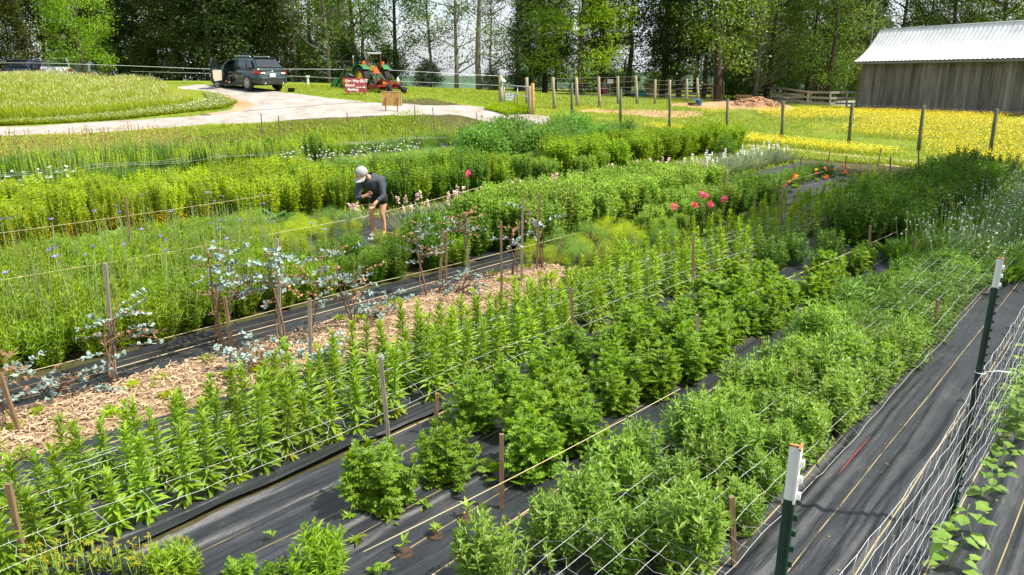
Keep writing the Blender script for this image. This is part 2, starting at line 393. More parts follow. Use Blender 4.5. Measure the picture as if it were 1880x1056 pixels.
def grid_sheet(name, PX, PY, PZ, material, kind='structure'):
    mb = MB(); nr, ncol = PX.shape
    ii, jj = np.meshgrid(np.arange(nr-1), np.arange(ncol-1), indexing='ij'); a = (ii*ncol+jj).ravel()
    q = np.stack([a, a+1, a+ncol+1, a+ncol], 1)
    mb.v.append(np.stack([PX.ravel(), PY.ravel(), PZ.ravel()], 1)); mb.l.append(q.ravel()); mb.c.append(np.full(len(q), 4))
    mb.m.append(np.zeros(len(q), int)); mb.sm.append(np.ones(len(q), bool)); mb.n = PX.size
    return tag(mb.build(name, material), kind=kind)
def nz2(x, y, seed=0, octaves=3):
    out = np.zeros(np.shape(x)); a = 1; f = 1
    for o in range(octaves):
        r2 = np.random.default_rng(seed*31+o)
        for _ in range(5):
            k = r2.normal(size=2)*f; ph = r2.uniform(0, 6.28)
            out += a*np.sin(x*k[0]+y*k[1]+ph)*.4
        a *= .5; f *= 2.1
    return out
def ribbon(name, A, B, material, zo=.02, n=10, step=.6, wob=.25, seed=1):
    "sheet between two edges given as photo pixels on the ground"
    def rs(P):
        P = np.array([gp(*q)[0][:2] for q in P]); d = np.r_[0, np.cumsum(np.hypot(*np.diff(P, axis=0).T))]
        m = max(6, int(max(d[-1], 1)/step)); return P, d
    PA, da = rs(A); PB, db = rs(B); m = max(8, int(max(da[-1], db[-1])/step)); u = np.linspace(0, 1, m)
    a = np.stack([np.interp(u*da[-1], da, PA[:,i]) for i in (0,1)], 1); b = np.stack([np.interp(u*db[-1], db, PB[:,i]) for i in (0,1)], 1)
    q = np.linspace(0, 1, n)
    P = a[:,None]*(1-q)[None,:,None]+b[:,None]*q[None,:,None]
    edge = np.abs(q-.5)*2
    wv = nz2(P[...,0]*1.2, P[...,1]*1.2, seed)*wob; P = P+((b-a)/(np.linalg.norm(b-a, axis=1)[:,None]+1e-6))[:,None]*(wv*edge**3)[...,None]
    return grid_sheet(name, P[...,0], P[...,1], gz(P[...,0], P[...,1])+zo-.06*(edge>.99), material)
ribbon('gravel_road', [(-120,258),(0,250),(200,243),(350,232),(500,223),(700,214),(850,214),(960,226),(1010,236)],
       [(-120,238),(0,233),(200,223),(340,213),(420,202),(560,186),(700,190),(850,193),(930,205),(1010,216)], M_gravel, .03, 14, seed=3)
ribbon('gravel_drive', [(330,161),(372,166),(405,173),(438,186),(446,197),(425,208)],
       [(370,156),(420,159),(480,166),(540,172),(600,180),(690,188)], M_gravel, .045, 14, seed=5)
ribbon('clay_shoulder', [(395,176),(436,187),(444,196),(420,206),(365,213)], [(408,176),(455,186),(478,194),(462,203),(390,213)], M_clay, .07, 6, wob=.2, seed=9)
ribbon('paddock_dirt', [(1060,205),(1130,209),(1190,215),(1250,217),(1290,214)], [(1075,201),(1140,202),(1200,202),(1250,203),(1290,204)], M_clay, .03, 8, seed=11)
ribbon('bare_dirt', [(1228,194),(1280,200),(1340,203),(1400,206),(1460,203)], [(1235,190),(1290,189),(1340,184),(1400,186),(1450,194)], M_clay, .035, 8, seed=12)
ribbon('farm_track', [(1280,261),(1400,272),(1560,289),(1720,305),(1960,332)], [(1280,257),(1400,267),(1560,283),(1720,298),(1960,324)], M_rut, .02, 5, wob=.15, seed=13)
ribbon('wheel_track', [(1330,271),(1500,290),(1700,314),(1960,346)], [(1330,268),(1500,286),(1700,309),(1960,340)], M_rut, .02, 4, wob=.1, seed=14)
ribbon('lane_beyond_fence', [(1410,187),(1500,191),(1560,197)], [(1440,181),(1500,182),(1575,184)], M_gravel, .03, 5, wob=.1, seed=15)

def strip(name, s0, s1, t0, t1, ds, dt, zo, material, amp=0, seed=0, wob=.02):
    s = np.arange(s0, s1+ds*.5, ds); t = np.linspace(t0, t1, max(3, int((t1-t0)/dt)+1))
    S_, T_ = np.meshgrid(s, t, indexing='ij')
    if wob:
        ed = np.clip(1-np.minimum(T_-t0, t1-T_)/.15, 0, 1); T_ = T_+ed*wob*nz2(S_*2.2, T_*0+seed*3.1, seed)
    X, Y = S2(S_, T_); Z = gz(X, Y)+zo
    if amp:
        r_ = np.abs(nz2(S_*.3+T_*.9, T_*11+.25*nz2(S_*1.1, T_*2, seed+9), seed, 3)); r2_ = nz2(S_*.8, T_*4.5, seed+5, 2); r3_ = nz2(S_*.5, T_*.8, seed+7, 2)
        Z = Z+amp*(np.clip(1.0-r_*1.5, 0, 1)**2*(.35+.65*(r3_+.3).clip(0, 1))+1.0*(r2_*.5+.5).clip(0, 1.5))
    return grid_sheet(name, X, Y, Z, material)
strip('garden_soil', -6, 27, -30, 4, .5, .5, .006, M_soil, wob=0)
strip('weed_fabric', -1.5, 10, -4.22, 2.5, .06, .016, .012, M_fab, .034, 1)
strip('weed_fabric', 10, 27, -4.22, 2.5, .2, .05, .012, M_fab, .034, 1)
strip('weed_fabric', -2, 10, -5.93, -4.29, .07, .016, .012, M_fab, .024, 2)
strip('weed_fabric', 10, 23, -5.93, -4.29, .2, .05, .012, M_fab, .012, 2)
strip('weed_fabric', -4, 9.6, -7.78, -7.0, .08, .025, .014, M_fab, .012, 3)
strip('weed_fabric', 8, 25.2, -9.3, -7.8, .15, .05, .014, M_fab, .01, 4)
strip('weed_fabric', 13, 22.5, -7.5, -6.2, .15, .05, .022, M_fab, .01, 4)
strip('weed_fabric', -6, 12, -11.9, -9.8, .2, .08, .014, M_fab, .012, 5)
strip('weed_fabric', -8, 27, -19.6, -18.0, .3, .1, .014, M_fab, .01, 6)
strip('weed_fabric', -8, 27, -24.5, -22.5, .3, .1, .02, M_fab, .01, 7)
# bed of wood chips
sS = np.arange(-3.5, 8.61, .05); tT = np.linspace(-7.05, -5.88, 28); S_, T_ = np.meshgrid(sS, tT, indexing='ij')
end = np.clip((8.6-S_)/.9, 0, 1); mid = (tT[0]+tT[-1])/2
T2 = mid+(T_-mid)*np.sqrt(end.clip(.02,1))+.05*nz2(S_*2, T_*2, 21)*np.clip(np.abs(T_-mid)/.5, 0, 1)**2
X, Y = S2(S_, T2); prof = np.clip(1-(np.abs(T_-mid)/.6)**4, 0, 1)
grid_sheet('wood_chip_bed', X, Y, gz(X, Y)+.018+.05*prof*np.sqrt(end)+.015*nz2(S_*5, T_*5, 22)*prof, M_chipbase)
M_chip = mat('wood_chip', (.44,.315,.205), .9, spec=.15, island=.5)
n = 17000; s = U(-2.5, 8.4, n); t = np.clip(rng.normal(mid, .36, n), mid-.66, mid+.66); keep = (np.abs(t-mid) < .62*np.sqrt(np.clip((8.6-s)/.9, 0, 1)))
s, t = s[keep], t[keep]; n = len(s); x, y = S2(s, t)
z = gz(x, y)+.03+.045*np.clip(1-(np.abs(t-mid)/.6)**4, 0, 1)+U(0, .02, n)
D = np.stack([rng.normal(size=n), rng.normal(size=n), rng.normal(size=n)*.22], 1)
bx = np.array([(-.5,-.5,-.5),(.5,-.5,-.5),(.5,.5,-.5),(-.5,.5,-.5),(-.5,-.5,.5),(.5,-.5,.5),(.5,.5,.5),(-.5,.5,.5)]); bf = [(0,3,2,1),(4,5,6,7),(0,1,5,4),(1,2,6,5),(2,3,7,6),(3,0,4,7)]
mb = MB(); mb.many(bx, bf, frames(D, U(-.5, .5, n)), np.stack([x, y, z], 1), np.stack([U(.2, 1, n)**3*.11+.012, U(.15, 1, n)**2*.014+.002, U(.002, .006, n)], 1), 0)
tag(mb.build('wood_chips', M_chip), 'pale shredded wood chips scattered over the mulched shrub bed', 'wood chips', kind='stuff')
# far wooded ridge
mb = MB(); az = np.linspace(-1.3, 1.3, 90); secs = []
for rr, hh in ((420, -8), (470, .25), (520, .7), (580, 1.0), (680, .6)):
    z = np.where(hh < 0, -8, 1+hh*(5+3*nz2(az*7, az*0, 40)))
    secs.append(np.stack([rr*np.sin(az), rr*np.cos(az), z], 1))
G = np.array(secs); grid_sheet('hills', G[...,0], G[...,1], G[...,2], mat('wooded_ridge', (.06,.10,.06), .9, spec=.1, var=.3, scale=.03))
# ================================================================== plants
G_lily = leafmat('lily_leaf', (.15,.27,.014), (.26,.39,.035))
G_stem = mat('green_stem', (.14,.22,.04), .6)
G_mound = leafmat('mound_leaf', (.11,.225,.010), (.22,.355,.03), objvar=.2)
G_mint = leafmat('mint_leaf', (.135,.26,.025), (.27,.405,.075), objvar=.18)
G_dark = leafmat('dark_leaf', (.06,.15,.01), (.14,.26,.025))
G_yel = leafmat('yellow_green_leaf', (.25,.385,.014), (.40,.49,.045), trans=.55)
G_yold = leafmat('yellowed_leaf', (.50,.38,.015), (.64,.42,.02), trans=.5)
G_broad = leafmat('broad_leaf', (.085,.21,.05), (.15,.29,.07), spec=.5)
G_grass = leafmat('grass_blade', (.155,.275,.009), (.27,.385,.025))
G_lime = leafmat('lime_leaf', (.26,.39,.012), (.37,.47,.03), trans=.55)
G_blue = leafmat('blue_green_leaf', (.075,.19,.022), (.17,.31,.06))
G_pale = leafmat('pale_leaf', (.18,.31,.035), (.31,.45,.09))
G_fine = leafmat('feathery_leaf', (.10,.225,.02), (.17,.30,.05), trans=.3)
G_sage = leafmat('grey_green_leaf', (.14,.20,.09), (.24,.29,.16))
W_ht = leafmat('white_petal', (.75,.77,.72), (.82,.82,.8), trans=.2, objvar=.05)
W_pk = leafmat('blush_petal', (.72,.50,.46), (.8,.66,.6), trans=.25, objvar=.1)
W_pu = leafmat('purple_petal', (.24,.15,.52), (.36,.24,.66), trans=.2, objvar=.1)
W_rd = leafmat('coral_petal', (.76,.07,.14), (.84,.18,.24), trans=.25, objvar=.1)
W_or = leafmat('orange_petal', (.85,.14,.02), (.85,.22,.03), trans=.25, objvar=.1)
W_ye = leafmat('yellow_petal', (.85,.52,.02), (.88,.62,.05), trans=.25, objvar=.1)
G_euc = leafmat('eucalyptus_leaf', (.13,.195,.17), (.29,.375,.345), trans=.1, rough=.6)
G_euc2 = leafmat('dry_eucalyptus_leaf', (.20,.105,.05), (.36,.22,.12), trans=.15, rough=.6)
M_bark = mat('brown_bark', (.17,.095,.055), .85, var=.35, scale=20, bump=.5)
M_hole = mat('damp_earth', (.05,.03,.018), .95, var=.4, scale=30)
M_tan = mat('tan_stalk', (.42,.33,.17), .8)

LN = t_lance(.24); LN2 = t_lance(.32, .1); DI = t_dia(.34); DI2 = t_dia(.55); RO = t_round(.95); RO2 = t_round(.68); LB = t_lobed(4, .8); BL = t_blade(.05, .45); BL2 = t_blade(.03, .25); BR = t_lance(.52, .25, .05)

def dirs(az, el): return np.stack([np.cos(az)*np.cos(el), np.sin(az)*np.cos(el), np.sin(el)], 1)
def root_plus(name, label, cat, group): return thing(name, label, cat, (0, 0, -50), 0, group)

class Kind:
    "a plant kind: a few different specimens, placed one by one"
    def __init__(s, makers): s.p = makers; s.used = [False]*len(makers); s.n = 0
    def put(s, x, y, sc=1.0, rz=None, tilt=.05, label=None, group=None, dz=0, which=None):
        i = rng.integers(len(s.p)) if which is None else which
        r = s.p[i]; rz = U(0, 6.28) if rz is None else rz; tl = (U(-tilt, tilt), U(-tilt, tilt)); s.n += 1
        loc = (x, y, g1(x, y)+dz)
        if not s.used[i]:
            s.used[i] = True; r.location = loc; r.rotation_euler = (tl[0], tl[1], rz); r.scale = (sc,)*3 if np.ndim(sc) == 0 else sc
            if label: r['label'] = label
            if group: r['group'] = group
            return r
        return dup(r, loc, rz, sc, label, group, tl)
    def done(s):
        for u, r in zip(s.used, s.p):
            if not u:
                for c in list(r.children): bpy.data.objects.remove(c)
                bpy.data.objects.remove(r)

# --- upright netted stalks
def mk_lily(h):
    r = root_plus('lily_plant', 'x', 'plant', 'g')
    k = 115; z = np.sort(U(.0, 1, k)**1.05); az = np.arange(k)*2.4+U(-.4, .4, k)
    ln = (.15-.075*z)*U(.75, 1.2, k); el = -.15+1.15*z+U(-.25, .25, k)
    bendx = U(-.045, .045); bendy = U(-.045, .045)
    zz = .015+z*h*.96
    pos = np.stack([bendx*z*z, bendy*z*z, zz], 1); D = dirs(az, el)
    m = MB(); m.many(*LN, frames(D, U(-.3, .3, k)), pos, np.stack([ln, ln*U(.8, 1.25, k), ln], 1), 0); m.build('leaves', G_lily, r)
    m = MB(); kk = 5; m.many(*LN, frames(dirs(U(0,6.28,kk), U(-.5,.0,kk))), np.stack([0*U(0,1,kk), 0*U(0,1,kk), U(.02,.08,kk)], 1), U(.06,.11,kk)); m.build('withered_leaves', G_yold, r)
    zs = np.linspace(0, 1, 6); m = MB(); m.tube(np.stack([bendx*zs*zs, bendy*zs*zs, zs*h], 1), np.linspace(.008, .004, 6), 5); m.build('stem', G_stem, r)
    return r
LILY = Kind([mk_lily(h) for h in (.54, .6, .68, .56, .5, .63)])
# --- cut-leaved mounds
def mk_mound(rad, h, n=125, L=.17, M=None, T=LB, nm='cut_leaf_plant'):
    r = root_plus(nm, 'x', 'plant', 'g')
    d = sph(n*2); d = d[d[:,2] > -.15][:n]; n = len(d)
    f = U(.35, .8, n); lump = 1+.22*np.sin(d[:,0]*4+1)*np.cos(d[:,1]*5)
    pos = np.stack([d[:,0]*rad*f*lump, d[:,1]*rad*f*lump, .03+np.abs(d[:,2])**.8*h*f*lump], 1)
    D = d+np.stack([U(-.4,.4,n), U(-.4,.4,n), U(.0,.5,n)], 1)
    ln = L*U(.65, 1.25, n)
    m = MB(); m.many(*T, frames(D, U(-.5,.5,n)), pos, ln, 0); m.build('leaves', M or G_mound, r)
    m = MB()
    for i in range(0, n, 6):
        p = pos[i]; m.tube([(0,0,0), (p[0]*.45, p[1]*.45, p[2]*.6), p], [.007,.005,.003], 4)
    m.build('stems', G_stem, r); return r
SMALLM = Kind([mk_mound(.1, .1, 14, .1), mk_mound(.12, .12, 18, .1)])
# --- whorled bushy plants
def mk_shoots(rad, h, ns, L, M, whorls=5, per=5, gap=.034, el0=.25, T=DI, nm='bushy_herb', flat=.75, stemcol=None, spread=1.0):
    r = root_plus(nm, 'x', 'plant', 'g')
    a = U(0, 6.28, ns); q = np.sqrt(U(0, 1, ns))
    tx, ty = rad*q*np.cos(a)*spread, rad*q*np.sin(a)*spread
    tz = h*(flat+(1-flat)*(1-q*q)**.5)*U(.82, 1.08, ns)*np.where(q > .85, U(.55, 1, ns), 1)
    P = []; Dd = []; Ln = []
    for w_ in range(whorls):
        for k in range(per):
            az = U(0, 6.28, ns); dz = w_*gap*U(.85, 1.15, ns)
            u = 1-dz/np.maximum(tz, .05); 
            P.append(np.stack([tx*(.35+.65*u), ty*(.35+.65*u), np.maximum(tz-dz, .02)], 1))
            e = el0+(1.0 if w_ == 0 else .35 if w_ == 1 else 0)+U(-.35, .3, ns); Dd.append(dirs(az, e)); Ln.append(L*U(.7, 1.2, ns)*(.7 if w_ == 0 else 1))
    P = np.concatenate(P); Dd = np.concatenate(Dd); Ln = np.concatenate(Ln)
    m = MB(); m.many(*T, frames(Dd, U(-.3,.3,len(P))), P, Ln, 0); m.build('leaves', M, r)
    m = MB()
    for i in range(0, ns, max(1, ns//22)): m.tube([(tx[i]*.25, ty[i]*.25, 0), (tx[i]*.75, ty[i]*.75, tz[i]*.6), (tx[i], ty[i], tz[i])], [.005,.004,.003], 4)
    m.build('stems', stemcol or G_stem, r); return r
LBN = t_lobed(4, .72, .3)
LBN = t_lobed(3, .66, .35)
MOUND = Kind([mk_shoots(r_, h_, n_, .09, G_mound, 8, 4, .045, .3, T=LBN, nm='cut_leaf_plant', flat=.5) for r_, h_, n_ in ((.23,.45,24),(.26,.4,28),(.2,.48,20),(.24,.43,25))])
MARI = Kind([mk_shoots(.27, .42, 42, .11, G_lily, 7, 5, .045, .6, T=t_lance(.17), nm='marigold_plant', flat=.6) for _ in range(2)])
MINT = Kind([mk_shoots(.19, .46, 54, .048, G_mint, 8, 5, T=DI, flat=.6), mk_shoots(.21, .5, 58, .05, G_mint, 8, 5, T=DI, flat=.55), mk_shoots(.18, .42, 48, .048, G_mint, 7, 5, T=DI, flat=.6)])
PALE = Kind([mk_shoots(.34, .78, 70, .085, G_pale, 9, 5, .05, .5, nm='bushy_plant', T=LN2) for _ in range(3)])
LEAFY = Kind([mk_shoots(.34, .9, 46, .085, G_dark, 13, 5, .06, .35, nm='leafy_plant', T=LN2), mk_shoots(.36, .85, 46, .08, G_grass, 13, 5, .06, .35, nm='leafy_plant', T=LN2)])
YELL = []
for hh in (.85, .95, .8):
    r_ = mk_shoots(.27, hh, 30, .062, G_yel, 12, 5, .042, .45, nm='tall_stalk_plant', T=DI, flat=.85)
    n_ = 260; aa = U(0,6.28,n_); q_ = .27*np.sqrt(U(0,1,n_)); zz_ = U(.04, .4, n_)
    m = MB(); m.many(*DI, frames(dirs(U(0,6.28,n_), U(-.4,.5,n_))), np.stack([q_*np.cos(aa)*.7, q_*np.sin(aa)*.7, zz_], 1), U(.04,.07,n_)); m.build('lower_leaves', G_yold, r_); YELL.append(r_)
YELLOW = Kind(YELL)
MIDG = Kind([mk_shoots(.3, .8, 40, .075, G_grass, 12, 5, .055, .4, nm='leafy_stalk_plant', T=LN2), mk_shoots(.3, .85, 40, .07, G_yel, 12, 5, .055, .45, nm='leafy_stalk_plant', T=LN2)])
DKSH = Kind([mk_shoots(.34, .62, 55, .07, G_dark, 9, 5, .05, .3, nm='dark_shrub', T=LN2), mk_shoots(.32, .7, 55, .065, G_dark, 9, 5, .05, .3, nm='dark_shrub', T=LN2)])
HEDGE = Kind([mk_shoots(.55, 1.05, 120, .1, G_lily, 12, 5, .065, .3, nm='leafy_bush', T=LN2, flat=.6) for _ in range(2)])
# --- rounded loose bushes
def mk_bush(rad, h, ncl, per, L, M, T, nm, cat='bush', el=(-.3,.9), trunk=True):
    r = root_plus(nm, 'x', cat, 'g')
    d = sph(ncl); d[:,2] = np.abs(d[:,2]); f = U(.45, 1, ncl)**.6
    c = np.stack([d[:,0]*rad*f, d[:,1]*rad*f, .12*h+d[:,2]*h*.88*f], 1)
    p = (c[:,None]+rng.normal(size=(ncl,per,3))*rad*np.array([.13,.13,.11])).reshape(-1,3); p[:,2] = np.maximum(p[:,2], .03)
    D = (d[:,None]*.8+rng.normal(size=(ncl,per,3))*.8).reshape(-1,3)
    m = MB(); m.many(*T, frames(D, U(-.6,.6,len(p))), p, L*U(.6,1.2,len(p))); m.build('leaves', M, r)
    m = MB()
    for i in range(0, ncl, max(1, ncl//14)): m.tube([(0,0,0), c[i]*np.array([.4,.4,.6]), c[i]], [.02*rad+.004,.012*rad+.003,.003], 5)
    m.build('branches', M_bark, r); return r
BIGB = Kind([mk_bush(.95, 1.35, 200, 26, .11, G_blue, DI2, 'round_bush'), mk_bush(.9, 1.25, 190, 26, .11, G_blue, LN2, 'round_bush')])
FEATH = Kind([mk_bush(.55, .8, 150, 60, .1, G_fine, BL2, 'feathery_bush'), mk_bush(.5, .75, 150, 60, .1, G_fine, BL2, 'feathery_bush')])
ROSEB = mk_bush(.42, .85, 90, 22, .07, G_dark, DI2, 'rose_bush')
# --- blade clumps
def mk_blades(n, L, rad, M, T=BL, nm='grassy_clump', el=(1.0, 1.5), cat='plant', extra=None):
    r = root_plus(nm, 'x', cat, 'g')
    a = U(0, 6.28, n); q = rad*np.sqrt(U(0,1,n)); p = np.stack([q*np.cos(a), q*np.sin(a), np.zeros(n)], 1)
    m = MB(); m.many(*T, frames(dirs(a+U(-.8,.8,n), U(*el, n)), U(-.4,.4,n)), p, L*U(.6,1.15,n)); 
    o = m.build('leaves', M, r)
    if extra: extra(r, n, rad, L)
    return r
def heads(Mf, k, size, hgt, npet=9, T=DI2, stemM=None, up=.9):
    def f(r, n, rad, L):
        ms = MB()
        for i in range(k):
            a = U(0,6.28); q = rad*math.sqrt(U(0,1)); h = hgt*U(.8,1.12); tx, ty = q*math.cos(a)*1.3, q*math.sin(a)*1.3
            ms.tube([(q*math.cos(a)*.6, q*math.sin(a)*.6, 0), (tx, ty, h)], [.004,.0025], 4)
            m = MB(); d = sph(npet); d[:,2] = np.abs(d[:,2])*up; m.many(*T, frames(d), np.tile([tx,ty,h], (npet,1))+rng.normal(size=(npet,3))*size*.15, size*U(.7,1.1,npet)); m.build('flower_head', Mf, r)
        ms.build('stems', stemM or G_stem, r)
    return f
NL = t_lance(.15, .12)
def mk_verb(k):
    r = mk_shoots(.26, .52, 38, .08, G_grass, 11, 5, .05, .7, T=NL, nm='verbena_clump', flat=.85); ms = MB()
    for i in range(5):
        a = U(0,6.28); q = .26*math.sqrt(U(0,1)); h = U(.6,.95); ms.tube([(q*math.cos(a), q*math.sin(a), 0), (q*math.cos(a)+U(-.02,.02), q*math.sin(a)+U(-.02,.02), h)], [.0045,.003], 4)
    ms.build('dark_stems', mat('dark_stem', (.08,.12,.02), .7), r)
    if k: heads(W_pu, k, .036, .9, 9)(r, 0, .26, 0)
    return r
VERB = Kind([mk_verb(k) for k in (1,0,1,0,0)])
def spikes(Mf, k, hgt, size):
    def f(r, n, rad, L):
        ms = MB()
        for i in range(k):
            a = U(0,6.28); q = rad*math.sqrt(U(0,1)); h = hgt*U(.8,1.1); x, y = q*math.cos(a), q*math.sin(a)
            ms.tube([(x*.7,y*.7,0),(x,y,h)], [.004,.003], 4)
            m = MB(); nn = 18; d = dirs(U(0,6.28,nn), U(-.2,.8,nn)); p = np.stack([np.full(nn,x), np.full(nn,y), h-np.sort(U(0,.15,nn))], 1)
            m.many(*RO, frames(d), p, size*U(.7,1.1,nn)); m.build('flower_spike', Mf, r)
        ms.build('stems', G_stem, r)
    return f
PINKS = Kind([mk_blades(110, .4, .25, G_sage, BL, 'blush_flower_clump', (.9,1.5), extra=spikes(W_pk, k, .56, .05)) for k in (2,3)])
WHITS = Kind([mk_blades(130, .45, .25, G_sage, BL, 'white_flower_clump', (.9,1.5), extra=spikes(W_ht, k, .56, .045)) for k in (1,2)])
WHITF = Kind([mk_blades(300, .3, .32, G_fine, t_lance(.15), 'white_filler_flower', (.6,1.5), extra=heads(W_ht, k, .022, .5, 6)) for k in (7,9)])
LACE = Kind([mk_blades(130, .7, .3, G_yel, BL2, 'lace_flower_clump', (.9,1.5), extra=heads(W_ht, k, .036, .97, 10, RO, up=.2)) for k in (6,8)])
LACELOW = Kind([mk_shoots(.3, .28, 40, .085, G_fine, 5, 6, .04, .15, T=NL, nm='feathery_seedling_clump', flat=.5), mk_shoots(.28, .38, 36, .085, G_fine, 6, 6, .045, .3, T=NL, nm='feathery_seedling_clump', flat=.5)])
GRASSY = Kind([mk_shoots(.36, .72, 60, .10, G_grass, 11, 5, .055, .35, T=NL, nm='fine_leaf_bush'), mk_shoots(.36, .76, 60, .10, G_dark, 11, 5, .055, .35, T=NL, nm='fine_leaf_bush')])
FENNEL = Kind([mk_bush(.34, .42, 60, 60, .09, G_lime, BL2, 'feathery_lime_herb', cat='plant'), mk_bush(.34, .45, 60, 60, .09, G_fine, BL2, 'feathery_lime_herb', cat='plant')])
BROAD = Kind([mk_blades(22, .34, .1, G_broad, BR, 'broad_leaf_plant', (.35,1.25)), mk_blades(18, .38, .1, G_broad, BR, 'broad_leaf_plant', (.35,1.3))])
def grain(r, n, rad, L):
    ms = MB(); mh = ms
    for i in range(16):
        a = U(0,6.28); q = rad*math.sqrt(U(0,1)); h = U(.8,1.2); x, y = q*math.cos(a), q*math.sin(a); tx, ty = x+U(-.04,.04), y+U(-.04,.04)
        ms.tube([(x,y,0),(tx,ty,h)], [.005,.003], 4); nn = 14
        mh.many(*DI2, frames(dirs(U(0,6.28,nn), U(.6,1.4,nn))), np.stack([np.full(nn,tx),np.full(nn,ty),h-U(0,.28,nn)],1), U(.03,.06,nn), 1)
    ms.build('seeding_stalks', [G_stem, G_red if r.get('k') else G_yel], r)

G_red = leafmat('rusty_seed_head', (.46,.30,.08), (.58,.42,.14), trans=.2)
def mk_grain(red):
    r = mk_blades(150, .62, .3, G_dark, BL, 'tall_stalk_clump', (.9,1.5)); r['k'] = red; grain(r, 0, .3, 0); del r['k']; return r
GRAIN = Kind([mk_grain(1), mk_grain(1)]); STALK = Kind([mk_grain(0), mk_grain(0)])
# --- seedlings in their planting holes
def mk_seed(n, L):
    r = root_plus('seedling', 'x', 'seedling', 'g')
    m = MB(); m.lathe([(.001,.004),(.04,.003),(.055,.0045),(.05,.012)], 10, rot=None); m.build('planting_hole', M_hole, r)
    m = MB(); a = np.arange(n)*2.4; m.many(*LN2, frames(dirs(a, U(.1,1.1,n))), np.stack([0*a, 0*a, .01+U(0,.07,n)], 1), L*U(.7,1.2,n)); m.build('leaves', G_lily, r); return r
SEED = Kind([mk_seed(12, .07), mk_seed(20, .075), mk_seed(8, .055)])
WEED = Kind([mk_mound(.07, .03, 26, .032, G_lime, RO, 'low_weed'), mk_mound(.08, .03, 34, .04, G_grass, DI2, 'low_weed')])
# --- eucalyptus shrubs
def mk_euc(h, nb, stems, seed, dry=.3, low=.25):
    r = root_plus('eucalyptus_shrub', 'x', 'shrub', 'g'); q = np.random.default_rng(seed); mt = MB(); mg = MB(); md = MB()
    for st in range(stems):
        lean = q.normal(size=2)*.1; ph = q.uniform(0,6.28); zs = np.linspace(0,1,9)
        tr = np.stack([lean[0]*zs+.04*np.sin(zs*4+ph), lean[1]*zs+.04*np.cos(zs*3+ph), zs*h*(1 if st == 0 else q.uniform(.6,.9))], 1)
        mt.tube(tr, np.linspace(.016,.004,9)*(1 if st == 0 else .7), 6)
        for b in range(nb//stems):
            u = q.uniform(low, 1)**.7; p0 = np.array([np.interp(u, zs, tr[:,i]) for i in range(3)]); a = q.uniform(0,6.28); L = q.uniform(.15,.6)*(1.15-.4*u)
            d = np.array([math.cos(a), math.sin(a), q.uniform(-.05,.7)]); d /= np.linalg.norm(d); w_ = np.linspace(0,1,6)
            br = p0+w_[:,None]*d*L; br[:,2] -= .22*L*w_**2*q.uniform(0,1.6); mt.tube(br, np.linspace(.006,.002,6), 4)
            n = int(L*52); uu = q.uniform(.1,1,n)**.6; pp = np.stack([np.interp(uu, w_, br[:,i]) for i in range(3)], 1)
            ii = np.arange(n)%2*PI; dd = np.stack([np.cos(a+PI/2+ii), np.sin(a+PI/2+ii), q.uniform(-.2,.9,n)], 1)+q.normal(size=(n,3))*.45
            isdry = q.uniform() < dry; ln = q.uniform(.026,.058,n)*(.75 if isdry else 1)
            (md if isdry else mg).many(*RO2, frames(dd, q.uniform(-.8,.8,n)), pp, ln)
    mt.build('trunk', M_bark, r); mg.build('silver_leaves', G_euc, r)
    if md.n: md.build('dry_leaves', G_euc2, r)
    return r
# --- trellised beans
def mk_bean(h, n, L):
    r = root_plus('bean_plant', 'x', 'plant', 'g'); m = MB()
    a = U(0,6.28,n); z = U(.04,h,n); rr = U(.02,.13,n)
    m.many(*t_lance(.75, .3, .04), frames(dirs(a, U(-.3,.5,n))), np.stack([rr*np.cos(a), rr*np.sin(a), z], 1), L*U(.6,1.15,n)); m.build('leaves', leafmat('bean_leaf', (.14,.27,.04), (.25,.37,.08)), r)
    m = MB(); zz = np.linspace(0,h,8); m.tube(np.stack([.02*np.sin(zz*20), .02*np.cos(zz*20), zz], 1), .004, 4); m.build('vine', G_stem, r); return r
BEAN = Kind([mk_bean(.3, 16, .12), mk_bean(.5, 40, .1), mk_bean(.62, 55, .09)])
# --- flowers on single stalks
def mk_flower(Mf, h, size, nm, npet=26, T=RO, leafM=None):
    r = root_plus(nm, 'x', 'flower', 'g'); m = MB(); m.tube([(0,0,0),(.02,.01,h*.6),(.03,.0,h)], [.005,.004,.003], 5); 
    n = 16; a = U(0,6.28,n); m2 = MB(); m2.many(*LB, frames(dirs(a, U(.1,1.,n))), np.stack([0*a,0*a,U(0,h*.3,n)],1), U(.08,.14,n)); m2.build('leaves', leafM or G_mound, r)
    m.build('stem', G_stem, r); m = MB(); d = sph(npet); d[:,2] = d[:,2]*.7+.25; m.many(*T, frames(d), np.array([.03,0,h])+d*size*.25, size*.55*U(.8,1.1,npet)); m.build('bloom', Mf, r); return r
CORAL = Kind([mk_flower(W_rd, .62, .085, 'coral_peony'), mk_flower(W_rd, .56, .075, 'coral_peony')])
POPO = Kind([mk_flower(W_or, .32, .075, 'orange_poppy', 16)]); POPY = Kind([mk_flower(W_ye, .32, .075, 'yellow_poppy', 16)]); POPR = Kind([mk_flower(W_rd, .34, .08, 'red_poppy', 16)])
